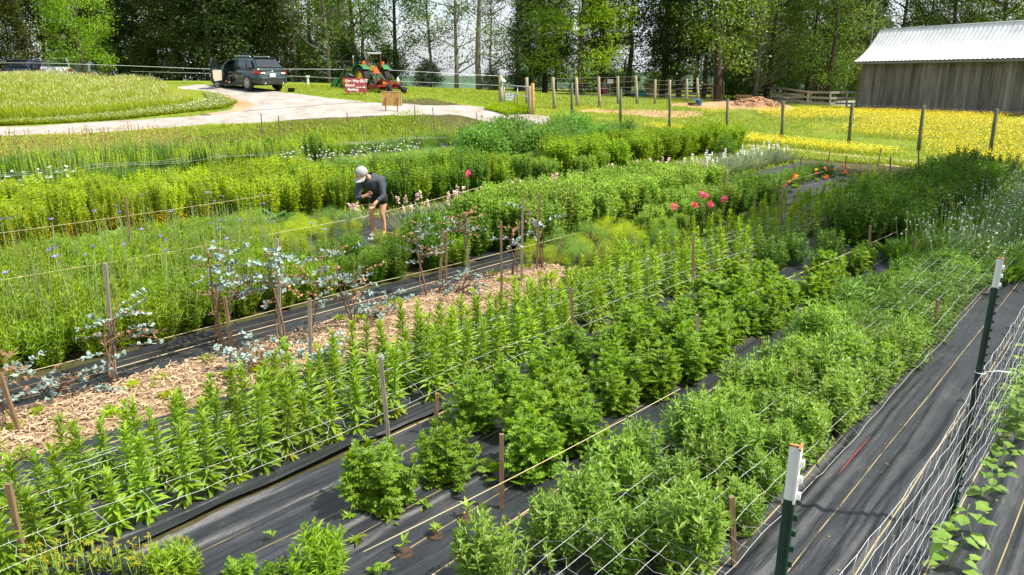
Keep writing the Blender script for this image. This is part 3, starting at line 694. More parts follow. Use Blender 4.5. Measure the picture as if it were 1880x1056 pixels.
# ================================================================== the planting, bed by bed, in row coordinates
def fill(K, s0, s1, t0, t1, ds, dt, sc=(.9,1.12), jit=.3, skip=0.0, label='', group='', maxn=9999, cond=None, dz=0):
    out = []; k = 0
    for s in np.arange(s0, s1, ds):
        row = 0
        for t in np.arange(t0+dt*.5, t1, dt):
            row += 1
            if U(0,1) < skip: continue
            ss = s+U(-jit,jit)*ds+(.5*ds if row % 2 else 0); tt = t+U(-jit,jit)*dt
            if cond and not cond(ss, tt): continue
            x, y = S2(ss, tt); K.put(x, y, U(*sc), label=label, group=group, dz=dz); k += 1
            if k >= maxn: return k
    return k
def inview(px0=-60, px1=1960, pymax=1120):
    def f(s, t):
        x, y = S2(s, t); k = y*CP+2.8*SP
        if k < .5: return False
        px = 940+F*x/k; py = 528+F*((2.8*CP-y*SP)/k)
        return px0 < px < px1 and py < pymax
    return f
V = inview()
def clear(s, t):
    x, y = S2(s, t); k = y*CP+2.8*SP; px = 940+F*x/k; py = 528+F*((2.8*CP-y*SP)/k)
    return not (655 < px < 735 and 405 < py < 441)
# netted stalk bed
lb = 'upright stalk with pointed leaves growing through white netting beside the wood chips'; g_ = 'upright leafy stalks in the netted bed'
nl = 0
for t_, sk in ((-4.54,.03),(-4.84,.1),(-5.12,.12),(-5.38,.15)):
    nl += fill(LILY, -.4, 9.0, t_-.14, t_+.14, .205, .28, (.82,1.1), .12, sk, lb, g_, cond=V)
nl += fill(LILY, 9.0, 20, -5.6, -4.5, .3, .28, (.85,1.05), .25, .0, lb, g_, 300-nl, cond=V)
# cut-leaf bed
g_ = 'cut-leaved mounds between the netted beds'; lb = 'bright green cut-leaf mound on black fabric between two netted beds'
for s, t, sc_ in ((2.62,-3.5,1.12),(3.14,-3.42,1.02),(3.62,-3.0,1.05),(3.83,-3.83,1.05),(4.0,-3.38,1.1),(4.1,-2.95,1.0),(4.3,-3.85,1.0),(4.45,-3.4,1.1)):
    x, y = S2(s, t); MOUND.put(x, y, sc_, label=lb, group=g_)
fill(MOUND, 4.65, 9.6, -4.08, -2.95, .46, .40, (.85,1.2), .25, .05, lb, g_, cond=V)
x, y = S2(3.42,-3.14); SMALLM.put(x, y, 1.3, label='small cut-leaf shoot between two large mounds', which=0)
fill(DKSH, 10.0, 13.0, -4.2, -3.4, .75, .5, (.55,.9), .3, .35, 'small dark shrub standing apart on the shaded fabric', 'small dark shrubs on the shaded fabric')
fill(MOUND, 9.7, 12.2, -3.4, -2.85, .55, .5, (.8,1.0), .2, .2, lb, g_)
fill(DKSH, 13.2, 24, -4.35, -2.95, .5, .48, (.95,1.35), .25, .05, 'dark green bushy plant in the shaded bed behind the cut-leaf mounds', 'dark bushy plants in the shade')
# seedlings
for q in ((781,944),(857,958),(720,973),(800,990),(742,1022),(657,1014),(500,1003),(842,917),(640,968)):
    p, _ = gp(*q); SEED.put(p[0], p[1], U(.85,1.25), label='tiny seedling in a planting hole of the black fabric', group='seedlings in the near fabric', dz=.02)
# bottom edge plants
for q, sc_, K, lb2 in (((585,1072),.72,MARI,'bushy narrow-leaved plant at the bottom edge before the seedlings'),((322,1078),.6,MARI,'bushy plant at the bottom edge near the yellow buds'),((450,1080),.42,MOUND,'low leafy plant between two bushes at the bottom edge'),((505,1082),.36,MOUND,'smallest leafy plant at the bottom edge'),((700,1062),.5,SMALLM,'small leafy shoot at the bottom edge by the seedlings')):
    p, _ = gp(*q); K.put(p[0], p[1], sc_, label=lb2, group='plants along the near edge', dz=.01)
# whorled bushes under netting
fill(MINT, 2.35, 7.4, -2.42, -1.42, .36, .33, (.9,1.32), .25, .04, 'dense pale-green whorled herb under loose white netting', 'whorled herbs in the nearest netted bed', cond=V)
fill(LACELOW, 7.3, 12.5, -2.55, -1.4, .36, .33, (.85,1.25), .3, .06, 'low feathery clump under white netting in the shade', 'low feathery clumps in the shade', cond=V)
fill(WHITF, 12.2, 24.5, -2.8, -1.25, .45, .38, (1.0,1.35), .3, .05, 'clump with tiny white flowers in the shaded right-hand bed', 'white filler flowers in the shade', cond=V)
# trellis beans
for s, w_, sc_ in ((4.42,0,1.0),(4.78,0,.95),(5.5,0,.8),(6.0,0,.7)):
    x, y = S2(s, -.47); BEAN.put(x, y, sc_, which=w_, label='big-leaved young bean plant at the foot of the trellis net', group='young bean plants')
for s in np.arange(6.3, 10.5, .26):
    x, y = S2(s, -.47+U(-.06,.06)); BEAN.put(x, y, U(.8,1.15), which=1+int(s > 7.3), label='climbing bean plant in the trellis net', group='climbing beans')
# the far side of the chips: weeds and weedy flowers
for i in range(44):
    s = U(0.6, 8.4); t = U(-6.95, -5.95); x, y = S2(s, t); WEED.put(x, y, U(.7,1.3), label='small lime-green weed sprouting from the wood chips', group='weeds in the wood chips', dz=.05)
fill(FENNEL, 8.5, 11.4, -7.35, -5.95, .5, .45, (.6,.95), .3, .1, 'low lime-green feathery weed past the end of the wood chips', 'lime weeds past the wood chips')
fill(PALE, 10.8, 13.6, -7.1, -6.0, .5, .45, (.55,.75), .3, .1, 'pale leafy weed below the coral flowers', 'pale weeds below the coral flowers')
fill(PALE, 12.2, 14.2, -7.2, -6.0, .5, .5, (.75,.95), .3, .05, 'leafy bush carrying coral flowers', 'leafy bushes among the coral flowers')
for q in ((1293,352),(1300,372),(1276,371),(1235,372),(1338,367),(1307,352),(1296,361)):
    u, f, d = ray(*q); k = (2.8-.74)/-d; CORAL.put(u*k, f*k, U(1.1,1.35), tilt=.08, label='large coral-red bloom above the leafy bush', group='coral blooms')
fill(DKSH, 14.3, 16.6, -7.3, -6.1, .6, .55, (.9,1.15), .3, .05, 'dark bushy plant between the coral flowers and the poppies', 'dark bushes before the poppies')
for i in range(22):
    s = U(16.8, 23.5); t = -6.95+U(-.4,.5); x, y = S2(s, t); K = (POPO, POPY, POPR)[rng.integers(3)]
    K.put(x, y, U(.7,1.0), tilt=.15, label={id(POPO):'orange poppy on the sunny strip of fabric',id(POPY):'yellow poppy on the sunny strip of fabric',id(POPR):'red poppy on the sunny strip of fabric'}[id(K)], group='poppies along the fabric')
fill(LACELOW, 17, 23, -8.0, -7.3, .45, .35, (.8,1.1), .3, .05, 'low green clump beside the poppies', 'low clumps beside the poppies')
# behind the fabric strip
fill(VERB, -2.5, 5.4, -9.6, -7.75, .36, .36, (.9,1.15), .3, .0, 'grassy verbena clump with thin dark stems and small purple heads', 'verbena clumps behind the eucalyptus', cond=V)
fill(VERB, -3, 5.6, -11.9, -9.6, .42, .42, (.95,1.15), .3, .0, 'grassy verbena clump with thin dark stems and small purple heads', 'verbena clumps behind the eucalyptus', cond=V)
fill(FENNEL, -1, 6.4, -12.0, -9.8, .5, .5, (1.0,1.35), .3, .1, 'feathery lime-green herb behind the verbena', 'feathery lime herbs', cond=V)
fill(GRASSY, 5.3, 7.4, -9.2, -7.85, .5, .5, (.62,.85), .25, .0, 'fine-leaved green bush behind the middle of the wood chips', 'fine-leaved bushes')
fill(FENNEL, 6.4, 9.2, -10.9, -9.3, .5, .5, (.45,.6), .25, .0, 'feathery green herb in front of the stooping person', 'feathery herbs before the person', cond=clear)
fill(DKSH, 7.3, 9.6, -9.0, -7.85, .5, .5, (1.0,1.25), .25, .05, 'leafy shrub behind the last eucalyptus', 'leafy shrubs behind the eucalyptus')
fill(PALE, 9.0, 16.2, -9.6, -7.75, .52, .52, (.95,1.15), .25, .03, 'tall pale-leaved bushy plant in the middle bed', 'pale bushy plants in the middle bed')
fill(PINKS, 8.2, 19.5, -11.2, -10.1, .6, .5, (.85,1.1), .3, .12, 'clump of blush-pink flower spikes in the middle bed', 'blush flower clumps', cond=clear)
fill(WHITS, 19.3, 25.6, -10.6, -9.4, .5, .5, (1.0,1.2), .3, .05, 'clump of white flower spikes at the far end of the bed', 'white flower clumps')
fill(PINKS, 15.8, 19.5, -10.2, -9.4, .5, .45, (.9,1.1), .3, .1, 'clump of blush-pink flower spikes in the middle bed', 'blush flower clumps')
q = gp(1330, 287)[0][:2]; ROSEB.location = (*q, g1(*q)); ROSEB['label'] = 'single dark rose bush standing by the white flowers'; del ROSEB['group']
fill(FENNEL, 6.0, 8.6, -12.4, -10.9, .45, .45, (.55,.8), .25, .0, 'low lime-green herb at the feet of the stooping person', 'lime herbs at the person', cond=clear)
fill(VERB, 5.0, 6.6, -12.3, -10.6, .42, .42, (.8,1.0), .3, .1, 'grassy verbena clump with thin dark stems and small purple heads', 'verbena clumps behind the eucalyptus', cond=V)
u, f, d = ray(861, 306); k = 14.2; CORAL.put(u*k, f*k, (1.2,1.2,1.75), tilt=.02, label='single pink bloom above the feathery bushes right of the person')
for q in ((640,420),(652,414),(662,419)):
    p, _ = gp(*q); PINKS.put(p[0], p[1], .8, label='pale pink flower clump left of the stooping person', group='pink clumps by the person')
# broad leaves and yellow stalks on the left
fill(BROAD, 1.0, 7.6, -13.3, -12.3, .42, .5, (1.0,1.3), .25, .03, 'broad-leaved green rosette in front of the yellow-green stalks', 'broad-leaved rosettes', cond=V)
fill(YELLOW, 1.2, 6.9, -16.6, -13.6, .48, .5, (.9,1.1), .25, .02, 'tall yellow-green stalk clump with yellowed lower leaves', 'yellow-green stalks', cond=V)
fill(MIDG, 6.9, 10.2, -16.6, -13.3, .5, .5, (.95,1.15), .25, .02, 'tall leafy green stalk clump left of the stooping person', 'leafy green stalks', cond=V)
fill(LEAFY, 10.2, 14.5, -15.0, -12.4, .55, .55, (.85,1.05), .25, .02, 'dark leafy plant behind the stooping person', 'dark leafy plants behind the person')
fill(FEATH, 10.5, 15.2, -16.8, -14.6, .7, .7, (.9,1.15), .25, .0, 'soft feathery bush behind the stooping person', 'feathery bushes behind the person')
fill(LACE, .6, 5.5, -17.7, -16.6, .55, .55, (.9,1.1), .3, .0, 'flat-headed white lace flower clump behind the yellow stalks', 'white lace flowers', cond=V)
fill(LACE, 10.5, 15, -18.0, -16.9, .6, .55, (.8,.95), .3, .1, 'flat-headed white lace flower clump beyond the feathery bushes', 'white lace flowers beyond the bushes', cond=V)
fill(MIDG, 3, 11.0, -17.8, -16.6, .55, .55, (.85,1.05), .3, .1, 'tall leafy green stalk clump in the second row', 'leafy stalks in the second row', cond=V)
# far rows
fill(GRAIN, 2.2, 11.5, -27.0, -24.4, .75, .7, (.9,1.1), .3, .03, 'tall stalk clump with rusty seed heads in the farthest row', 'stalks with rusty seed heads', cond=V)
fill(STALK, 3, 12.5, -21.9, -19.7, .7, .65, (.8,1.0), .3, .03, 'tall green stalk clump in the far netted row', 'stalks in the far netted row', cond=V)
fill(LEAFY, 9.5, 14.5, -22.3, -20.2, .75, .7, (.85,1.05), .25, .05, 'dark green leafy plant in the far netted row', 'dark leafy plants in the far row', cond=V)
fill(STALK, 12.5, 24, -24.8, -22.6, .75, .7, (.5,.66), .3, .03, 'slender green stalk clump below the plywood board', 'slender stalks below the plywood board', cond=V)
# big bushes
for s, t, sc_ in ((17.2,-16.6,1.0),(18.6,-17.4,1.1),(19.0,-15.4,1.0),(20.4,-18.2,1.15),(20.8,-16.2,1.05),(22.4,-17.6,1.15),(22.8,-15.8,1.0),(24.4,-18.2,1.1),(24.8,-16.2,1.0)):
    x, y = S2(s, t); BIGB.put(x, y, sc_, label='large rounded blue-green bush near the middle of the garden', group='large rounded bushes')
fill(HEDGE, 16.8, 28.5, -14.4, -12.2, .95, .95, (.9,1.1), .2, .0, 'bright leafy bush in the hedge-like row before the paddock fence', 'leafy bushes before the paddock')
fill(PALE, 15.6, 18, -14.6, -12.0, .6, .6, (.7,.9), .3, .1, 'pale loose plant in front of the large bushes', 'pale plants before the large bushes')
# eucalyptus shrubs in the wood chips
eu = [((212,708),.78,9,3,11,0.39,'bushy eucalyptus shrub with silver and brown leaves, second from the left',.3),
      ((25,800),.72,8,3,12,0.35,'eucalyptus shrub leaning at the left edge of the photo',.15),
      ((110,735),.3,8,3,13,0.13,'low sprawling eucalyptus with white-silver leaves on the chips',.0),
      ((405,640),.92,9,2,14,0.52,'thin eucalyptus sapling with mostly brown leaves',.35),
      ((425,660),1.2,12,2,15,0.13,'tallest eucalyptus with a big silver top',.55),
      ((520,660),1.15,12,2,16,0.26,'tall eucalyptus beside the tall grey stake',.4),
      ((578,640),1.0,9,2,17,0.30,'twiggy eucalyptus with a silver crown right of the tall grey stake',.5),
      ((642,612),.98,10,3,18,0.43,'many-branched eucalyptus with dry leaves before the grassy bush',.4),
      ((778,552),.98,11,2,19,0.30,'eucalyptus with a wide flat silver top beside the thin twin stakes',.55),
      ((858,520),.9,9,1,20,0.52,'slim eucalyptus with a brown drooping top',.6),
      ((945,515),.8,5,3,21,0.17,'nearly bare forked eucalyptus at the end of the chips',.75),
      ((992,502),.95,5,3,22,0.17,'bare many-stemmed eucalyptus, last one before the chips end',.8)]
for q, h, nb, ns, sd_, dry, lab, low in eu:
    p, _ = gp(*q); e = mk_euc(h, int(nb*2.2), ns, sd_, dry, low); e.location = (p[0], p[1], p[2]+.05); e['label'] = lab; e['group'] = 'eucalyptus shrubs in the wood chips'
for q, sd_, lab in (((855,545),31,'small silver-leaved eucalyptus regrowth on the chips near the middle stake'),((600,690),32,'small silver eucalyptus shoot on the chips beside the short grey stake'),((690,600),33,'low silver eucalyptus shoot beneath the twiggy shrub'),((480,690),34,'low silver eucalyptus shoot in front of the tall grey stake')):
    p, _ = gp(*q); e = mk_euc(.26, 21, 3, sd_, .05, 0); e.location = (p[0], p[1], p[2]+.05); e['label'] = lab; e['group'] = 'eucalyptus regrowth in the wood chips'
for K in list(globals().values()):
    if isinstance(K, Kind): K.done()
# ================================================================== stakes, nets, twine, trellis
M_stake = mat('weathered_stake', (.20,.135,.075), .85, spec=.2, var=.35, scale=14, stretch=(1,1,.15), bump=.4, bscale=60, island=.0)
M_stake2 = mat('grey_stake', (.24,.205,.165), .85, spec=.2, var=.3, scale=14, stretch=(1,1,.15), bump=.4, bscale=60)
M_net = mat('white_net_cord', (.66,.67,.66), .5, spec=.3)
M_twine = mat('tan_twine', (.52,.44,.25), .8)
def pole_between(px0, py0, px1, py1, z0=None):
    "a straight pole whose foot stands on the ground at one pixel and whose tip is seen at another, in the depth plane of the foot"
    p, k = gp(px0, py0)
    q = at_depth(px1, py1, k); 
    u, f, d = ray(px1, py1); k2 = p[1]/f; q = np.array([u*k2, p[1], H+d*k2])
    return p, q
def stake(a, b, label, group, m=None, w=.028, sharp=True):
    p, q = pole_between(*a, *b); L = np.linalg.norm(q-p); mb = MB(); d = (q-p)/L
    mb.bar(-.12*d, d*L, w, w*.8, 0)
    o = mb.build('garden_stake', m or M_stake, None, p); tag(o, label, 'stake', group); o.rotation_euler = (0, 0, 0); return o
near = [((50,1056),(15,888),'leaning brown stake at the bottom-left corner of the netting'),((714,815),(698,655),'tall grey-brown stake leaning at the near edge of the stalk netting'),
 ((800,806),(802,722),'short brown stake between the leaning stake and the cut-leaf mounds'),((921,939),(921,797),'straight brown stake in front of the cut-leaf mounds, holding the lowest twine'),
 ((1056,655),(1047,527),'leaning stake at the net edge between the two stake pairs'),((1137,635),(1138,570),'short orange-brown stake right of the leaning net stake'),
 ((1280,692),(1280,578),'grey stake standing in the middle of the cut-leaf mounds'),((1398,660),(1399,620),'short rusty stake beside the far end of the whorled herbs'),
 ((1118,870),(1121,820),'short rusty stake at the left corner of the whorled herb bed'),((1349,1050),(1343,912),'brown stake sunk in the nearest whorled herbs'),
 ((1588,735),(1589,677),'stake at the right edge of the whorled herbs'),((1556,560),(1560,502),'stake behind the whorled herbs beside the shaded fabric'),
 ((1480,532),(1482,495),'dark short stake among the farther cut-leaf mounds'),((1272,540),(1273,428),'dark stake at the net edge in the middle of the stalk bed'),
 ((1432,435),(1437,343),'dark leaning stake farther along the stalk netting'),((1676,495),(1682,435),'stake on the shaded fabric left of the feathery clumps'),
 ((1716,625),(1722,550),'dark stake at the right net edge left of the metal post'),((1808,500),(1810,463),'short stake just left of the far metal post'),
 ((1593,491),(1598,414),'slim stake in front of the dark shaded plants'),((1700,415),(1705,385),'short stake in the dark shaded plants'),
 ((921,556),(920,407),'tall brown stake near the end of the wood chips'),((957,526),(960,364),'tallest grey stake at the end of the wood chips'),
 ((985,506),(991,358),'brown stake tied to the last bare eucalyptus'),((517,656),(508,438),'tall thick grey stake in the middle of the eucalyptus row'),
 ((571,692),(568,548),'short grey stake at the near edge of the wood chips'),((212,700),(193,483),'grey stake rising above the bushy eucalyptus'),
 ((250,515),(230,362),'tall thin stake behind the verbena'),((92,428),(88,383),'short stake before the yellow-green stalks at the left'),((205,452),(200,427),'short pale stake beside the broad leaves'),
 ((318,535),(312,487),'short stake among the verbena at left'),((1325,405),(1332,315),'tall dark stake right of the coral flowers'),((1263,350),(1268,305),'stake before the blush flowers'),
 ((1465,334),(1472,287),'stake left of the first poppies'),((1455,332),(1457,297),'thin stake beside the first poppies'),((1551,314),(1554,286),'stake behind the last poppies'),
 ((1611,306),(1618,272),'leaning stake at the end of the poppy strip'),((1558,385),(1563,322),'stake in the far stalk netting'),((1632,350),(1635,288),'tall stake in the far end of the stalk bed'),
 ((1685,330),(1687,262),'thin stake at the end of the shaded bed'),((1520,300),(1524,277),'thin stake by the lawn behind the poppies'),((1385,290),(1388,262),'thin stake inside the white flowers'),
 ((482,258),(479,208),'first thin stake of the far row below the gravel road'),((515,265),(511,213),'second thin stake of the far row below the gravel road'),((638,235),(637,207),'thin stake on the far lawn right of the red sign'),
 ((660,262),(657,226),'short stake in the far netted row below the red sign'),((674,272),(672,228),'pale stake in the far netted row below the red sign'),((558,268),(559,232),'brown stake in the far netted row'),
 ((764,276),(765,250),'short brown stake in front of the far row'),((799,255),(794,197),'tall thin stake right of the plywood board'),((762,222),(761,194),'short thin stake right beside the plywood board'),
 ((876,220),(874,205),'tiny stake at the bend of the gravel road'),((720,264),(720,250),'tiny pale stake below the plywood board'),((1023,322),(1021,283),'thin stake before the leafy hedge'),
 ((1127,392),(1126,370),'short orange stake in the pale bushy plants'),((1160,470),(1163,430),'grey stake in the weeds past the wood chips'),
 ((120,322),(113,273),'left one of two grey stakes in the far left row'),((134,317),(126,270),'right one of two grey stakes in the far left row'),((182,322),(180,298),'short stake in the far left row'),((72,320),(70,288),'leftmost stake of the far left row'),
 ((681,420),(679,366),'thin stick in front of the stooping person'),((720,420),(714,388),'short brown stake right of the stooping person'),((196,330),(194,300),'pale short stake right of the far left pair'),((425,290),(421,262),'thin stake left of the far dark plants'),
 ((818,545),(820,425),'thin right one of the twin stakes by the flat-topped eucalyptus'),((806,548),(813,420),'left one of the twin stakes by the flat-topped eucalyptus'),((400,625),(397,520),'brown stake beside the thin eucalyptus sapling'),((40,808),(0,685),'brown leaning stake at the left edge by the leaning eucalyptus'),((430,665),(412,545),'leaning brown stick beside the thin eucalyptus sapling'),((858,520),(858,402),'grey stake tied to the slim brown eucalyptus')]
for i, (a, b, lab) in enumerate(near):
    small = a[1] < 300
    stake(a, b, lab, None, M_stake2 if 'grey' in lab or 'pale' in lab else M_stake, .034 if small else .03)

def net(name, label, s0, s1, t0, nlines, zf, cell=.15, r=.0016, jit=.012, sagrow=.012, cat='net', seedv=1, twf=0.0):
    q = np.random.default_rng(seedv); mb = MB()
    ts = t0-np.arange(nlines)*cell; ss = np.arange(s0, s1, cell)
    wob = q.normal(size=(len(ss), nlines))*jit
    def P(i, j):
        s = ss[i]+wob[i, j]*1.2+.02*math.sin(j*1.3+i*.23)*twf; t = ts[j]+wob[i, (j+1) % nlines]*.35; x, y = S2(s, t)
        return np.array([x, y, g1(x, y)*0+zf(s, t)+wob[i, j]*.3])
    G = np.array([[P(i, j) for j in range(nlines)] for i in range(len(ss))])
    for j in range(nlines): mb.tube(G[:, j], r*1.15, 4, 0)
    for i in range(len(ss)):
        pts = []
        for j in range(nlines-1):
            a, b = G[i, j], G[i, j+1]; e = np.array([E_[0], E_[1], 0])*q.normal()*.02
            pts += [a, a*.67+b*.33+e, a*.33+b*.67-e*.6]
        pts.append(G[i, -1]); mb.tube(np.array(pts), r, 3, 0)
    o = mb.build(name, M_net); tag(o, label, cat); return o
net('flower_net', 'white flower netting stretched over the upright stalks', -.3, 19.5, -4.32, 8, lambda s, t: .2+.13*math.sin(max(0, min(1, (-4.32-t)/1.05))*PI)+.02*math.sin(s*1.7)+(.06 if s > 6 else 0), r=.0010, twf=1)
net('flower_net', 'loose white netting draped over the nearest whorled herbs', 2.0, 10.2, -1.33, 8, lambda s, t: .24+.13*math.sin(max(0, min(1, (-1.33-t)/1.05))*PI)+.02*math.sin(s*2.1), r=.0009, seedv=2, jit=.012, twf=1)
net('flower_net', 'white netting stretched over the shaded white-flowered bed', 10.3, 20.5, -1.33, 8, lambda s, t: .26+.14*math.sin(max(0, min(1, (-1.33-t)/1.05))*PI)+.03*math.sin(s*1.1), r=.0009, seedv=3)
net('flower_net', 'white netting over the far netted row at left', 2.5, 12.5, -20.0, 3, lambda s, t: .62+.03*math.sin(s*2), cell=.45, r=.0013, seedv=4)
net('flower_net', 'white netting over the row below the plywood board', 13.5, 22, -22.8, 3, lambda s, t: .42+.03*math.sin(s*2), cell=.45, r=.0013, seedv=6)

# trellis: metal posts and a standing net between them
M_post = mat('green_paint', (.018,.045,.03), .45, var=.3, scale=12)
M_white = mat('white_post_tip', (.72,.72,.69), .5, var=.08, scale=20)
M_rust = mat('rust', (.34,.15,.06), .9, var=.5, scale=30)
def tpost(px, py, hgt, label):
    p, k = gp(px, py); r = thing('metal_post', label, 'post', p, R(150))
    def prof(z0, z1, m_, name):
        mb = MB(); mb.box((0, 0, (z0+z1)/2), (.006, .042, z1-z0), 0); mb.box((.0165, 0, (z0+z1)/2), (.027, .007, z1-z0), 0); 
        for z in np.arange(z0+.02, z1-.01, .052): mb.box((-.0085, 0, z), (.012, .016, .018), 0)
        mb.build(name, m_, r)
    prof(0, hgt-.17, M_post, 'shaft'); prof(hgt-.17, hgt, M_white, 'white_tip')
    mb = MB(); mb.box((0, 0, hgt+.003), (.007, .043, .006)); mb.box((.017, 0, hgt+.003), (.027, .008, .006)); mb.build('rusty_top', M_rust, r)
    return r
x, y = S2(1.9, -.58)
tpost(1745, 975, 1.8, 'green metal post with a white tip, the farther of two along the trellis')
p1 = np.array([.287*2.8, .655*2.8]); u, f, d = ray(1440, 1150)
t_ = tpost(1745, 975, 1.8, 'green metal post with a chipped white tip in the lower right foreground'); t_.location = (p1[0]+.01, p1[1], 0)
q = np.random.default_rng(5); mb = MB(); ss = np.arange(.2, 11.5, .15); zs = np.arange(0.06, 1.12, .15)
G = np.array([[np.r_[S2(s+q.normal()*.012, -.58+.02*math.sin(s*1.1+z*3)+q.normal()*.003), z*(1-.05*math.sin((s-1.9)/3*PI)**2)+q.normal()*.003] for z in zs] for s in ss])
for j in range(len(zs)): mb.tube(G[:, j], .0009, 4)
for i in range(len(ss)):
    pts = []
    for j in range(len(zs)-1):
        a, b = G[i, j], G[i, j+1]; e = np.array([E_[0], E_[1], 0])*q.normal()*.02; pts += [a, a*.67+b*.33+e, a*.33+b*.67-e*.7]
    pts.append(G[i, -1]); mb.tube(np.array(pts), .0008, 3)
tn = mb.build('trellis_net', M_net); tag(tn, 'white trellis net hanging upright between the green metal posts', 'trellis net')
mb = MB(); c = np.r_[S2(4.9, -.58), 1.1]; a = np.linspace(0, 6.28, 9); mb.tube(np.stack([c[0]+.03*np.cos(a), c[1]+.03*np.sin(a), c[2]+0*a], 1), .003, 4); mb.tube([c+[.03,0,0], c+[.12,.02,.0], c+[.2,.02,-.01]], .003, 4)
mb.build('cord_tie', M_net, tn)

def line3(name, pts, r, m, label, cat):
    mb = MB(); P = [np.r_[S2(s, t), z] for s, t, z in pts]; mb.tube(np.array(P), r, 4); return tag(mb.build(name, m), label, cat)
def sag(s0, s1, t0, t1, z0, z1, n, dip):
    out = []
    for i in range(n+1):
        u = i/n; out.append((s0+(s1-s0)*u, t0+(t1-t0)*u, z0+(z1-z0)*u-dip*4*u*(1-u)))
    return out
line3('twine', sag(.6, 5.2, -7.23, -7.1, .3, .32, 10, .02)+sag(5.4, 9.6, -7.15, -7.07, .32, .32, 8, .02), .003, M_twine, 'tan twine running along the back of the eucalyptus row', 'twine')
line3('twine', sag(7.4, 15.2, -3.42, -2.98, .34, .36, 16, .03), .004, M_twine, 'tan twine sagging over the shaded cut-leaf mounds', 'twine')
line3('twine', sag(2.0, 5.0, -2.86, -2.6, .32, .36, 8, .02), .003, M_twine, 'tan twine along the near side of the cut-leaf mounds', 'twine')
line3('twine', sag(1, 7.5, -13.0, -13.0, .55, .6, 8, .03), .003, M_twine, 'yellow twine along the foot of the yellow-green stalks', 'twine')
line3('twine', sag(1, 7.0, -9.9, -9.9, .55, .55, 8, .03), .003, M_twine, 'pale twine through the verbena', 'twine')
line3('twine', sag(7.6, 12, -10.9, -11.6, .3, .4, 8, .02), .005, M_twine, 'tan twine beside the stooping person', 'twine')
line3('twine', sag(17.5, 24.5, -7.15, -7.1, .25, .3, 8, .02), .003, M_twine, 'tan twine above the poppies', 'twine')
M_drip = mat('drip_tube', (.02,.02,.022), .5); M_redt = mat('red_cord', (.32,.05,.03), .5); M_line = mat('buff_cord', (.36,.29,.18), .7)
for t0, col, lab, n_ in ((-4.255,M_soil,'',0),): pass
mb = MB(); S_ = np.linspace(-1, 9.8, 160); X, Y = S2(S_, -4.24+.012*np.sin(S_*1.3)); mb.tube(np.stack([X, Y, .02+0*S_], 1), .006, 5); tag(mb.build('drip_line', M_line), 'buff irrigation line in the slit between two fabric strips', 'irrigation line')
mb = MB(); X, Y = S2(S_, -2.72+.02*np.sin(S_*1.1)); mb.tube(np.stack([X, Y, .036+0*S_], 1), .0055, 5); tag(mb.build('drip_line', M_line), 'buff irrigation line left of the whorled herbs', 'irrigation line')
mb = MB(); S_ = np.linspace(3.3, 6.6, 60); X, Y = S2(S_, -1.32+.02*np.sin(S_*2)); mb.tube(np.stack([X, Y, .034+0*S_], 1), .0035, 5); tag(mb.build('drip_line', M_redt), 'thin red line along the right side of the whorled herbs', 'irrigation line')
mb = MB(); S_ = np.linspace(-1, 9.3, 120); X, Y = S2(S_, -7.38+.02*np.sin(S_*1.4)); mb.tube(np.stack([X, Y, .035+0*S_], 1), .007, 5); tag(mb.build('drip_line', M_line), 'buff irrigation line on the fabric behind the eucalyptus', 'irrigation line')
# dead leaves on the right-hand lane
mb = MB(); n = 36; s = U(2.2, 6.5, n); t = U(-1.3, -.75, n); x, y = S2(s, t); mb.many(*RO, frames(dirs(U(0,6.28,n), U(-.2,.3,n))), np.stack([x, y, np.full(n, .035)], 1), U(.008,.02,n)); tag(mb.build('leaf_litter', G_euc2), 'brown dead leaves scattered on the right-hand fabric lane', 'dead leaves', kind='stuff')
# ================================================================== fences, barn, yard things
M_fpost = mat('treated_post', (.33,.28,.19), .85, spec=.2, var=.3, scale=6, stretch=(1,1,.2), bump=.4, bscale=30)
M_gpost = mat('mossy_post', (.13,.135,.085), .9, spec=.2, var=.4, scale=7, stretch=(1,1,.3), bump=.4, bscale=30)
M_opost = mat('new_post', (.47,.28,.11), .85, spec=.2, var=.3, scale=6, stretch=(1,1,.2))
M_wire = mat('fence_wire', (.30,.30,.29), .5, metal=.6)
M_rope = mat('white_rope', (.78,.78,.76), .6)
M_plank = mat('grey_plank', (.27,.245,.21), .9, spec=.2, var=.3, scale=5, stretch=(.3,.3,2), island=.2)
M_pale = mat('fresh_plank', (.58,.47,.33), .85, spec=.2, var=.2, scale=5, island=.15)
M_brown = mat('brown_plank', (.15,.10,.06), .9, spec=.2, var=.3, scale=5, island=.2)
M_galv = mat('galvanised_tube', (.42,.44,.46), .4, metal=.7)
M_wht = mat('white_board', (.78,.79,.79), .6, var=.05, scale=9)
def post(mb, p, q, r, m=0):
    p = np.array(p); q = np.array(q); mb.tube([p-[0,0,.1], p*.6+q*.4, q-(q-p)*.01, q], [r*1.05, r, r*.96, r*.8], 9, m)
def fence(name, label, posts, m, r, wires, wr, wm, rope=None, extra=None):
    "posts: (base pixel, top pixel); heights of wires as fractions of the post"
    P = [pole_between(*a, *b) for a, b in posts]; root = thing(name, label, 'fence', P[0][0]); o = np.array(P[0][0])
    for p, q in P:
        mb = MB(); post(mb, p-o, q-o, r); mb.build('post', m, root)
    mb = MB()
    for f in wires:
        pts = []
        for (p, q), (p2, q2) in zip(P[:-1], P[1:]):
            a = p+(q-p)*f-o; b = p2+(q2-p2)*f-o; pts += [a, (a+b)/2-[0,0,.012]]
        pts.append(P[-1][0]+(P[-1][1]-P[-1][0])*f-o); mb.tube(np.array(pts), wr, 4)
    if wires: mb.build('wire', wm, root)
    return root, P
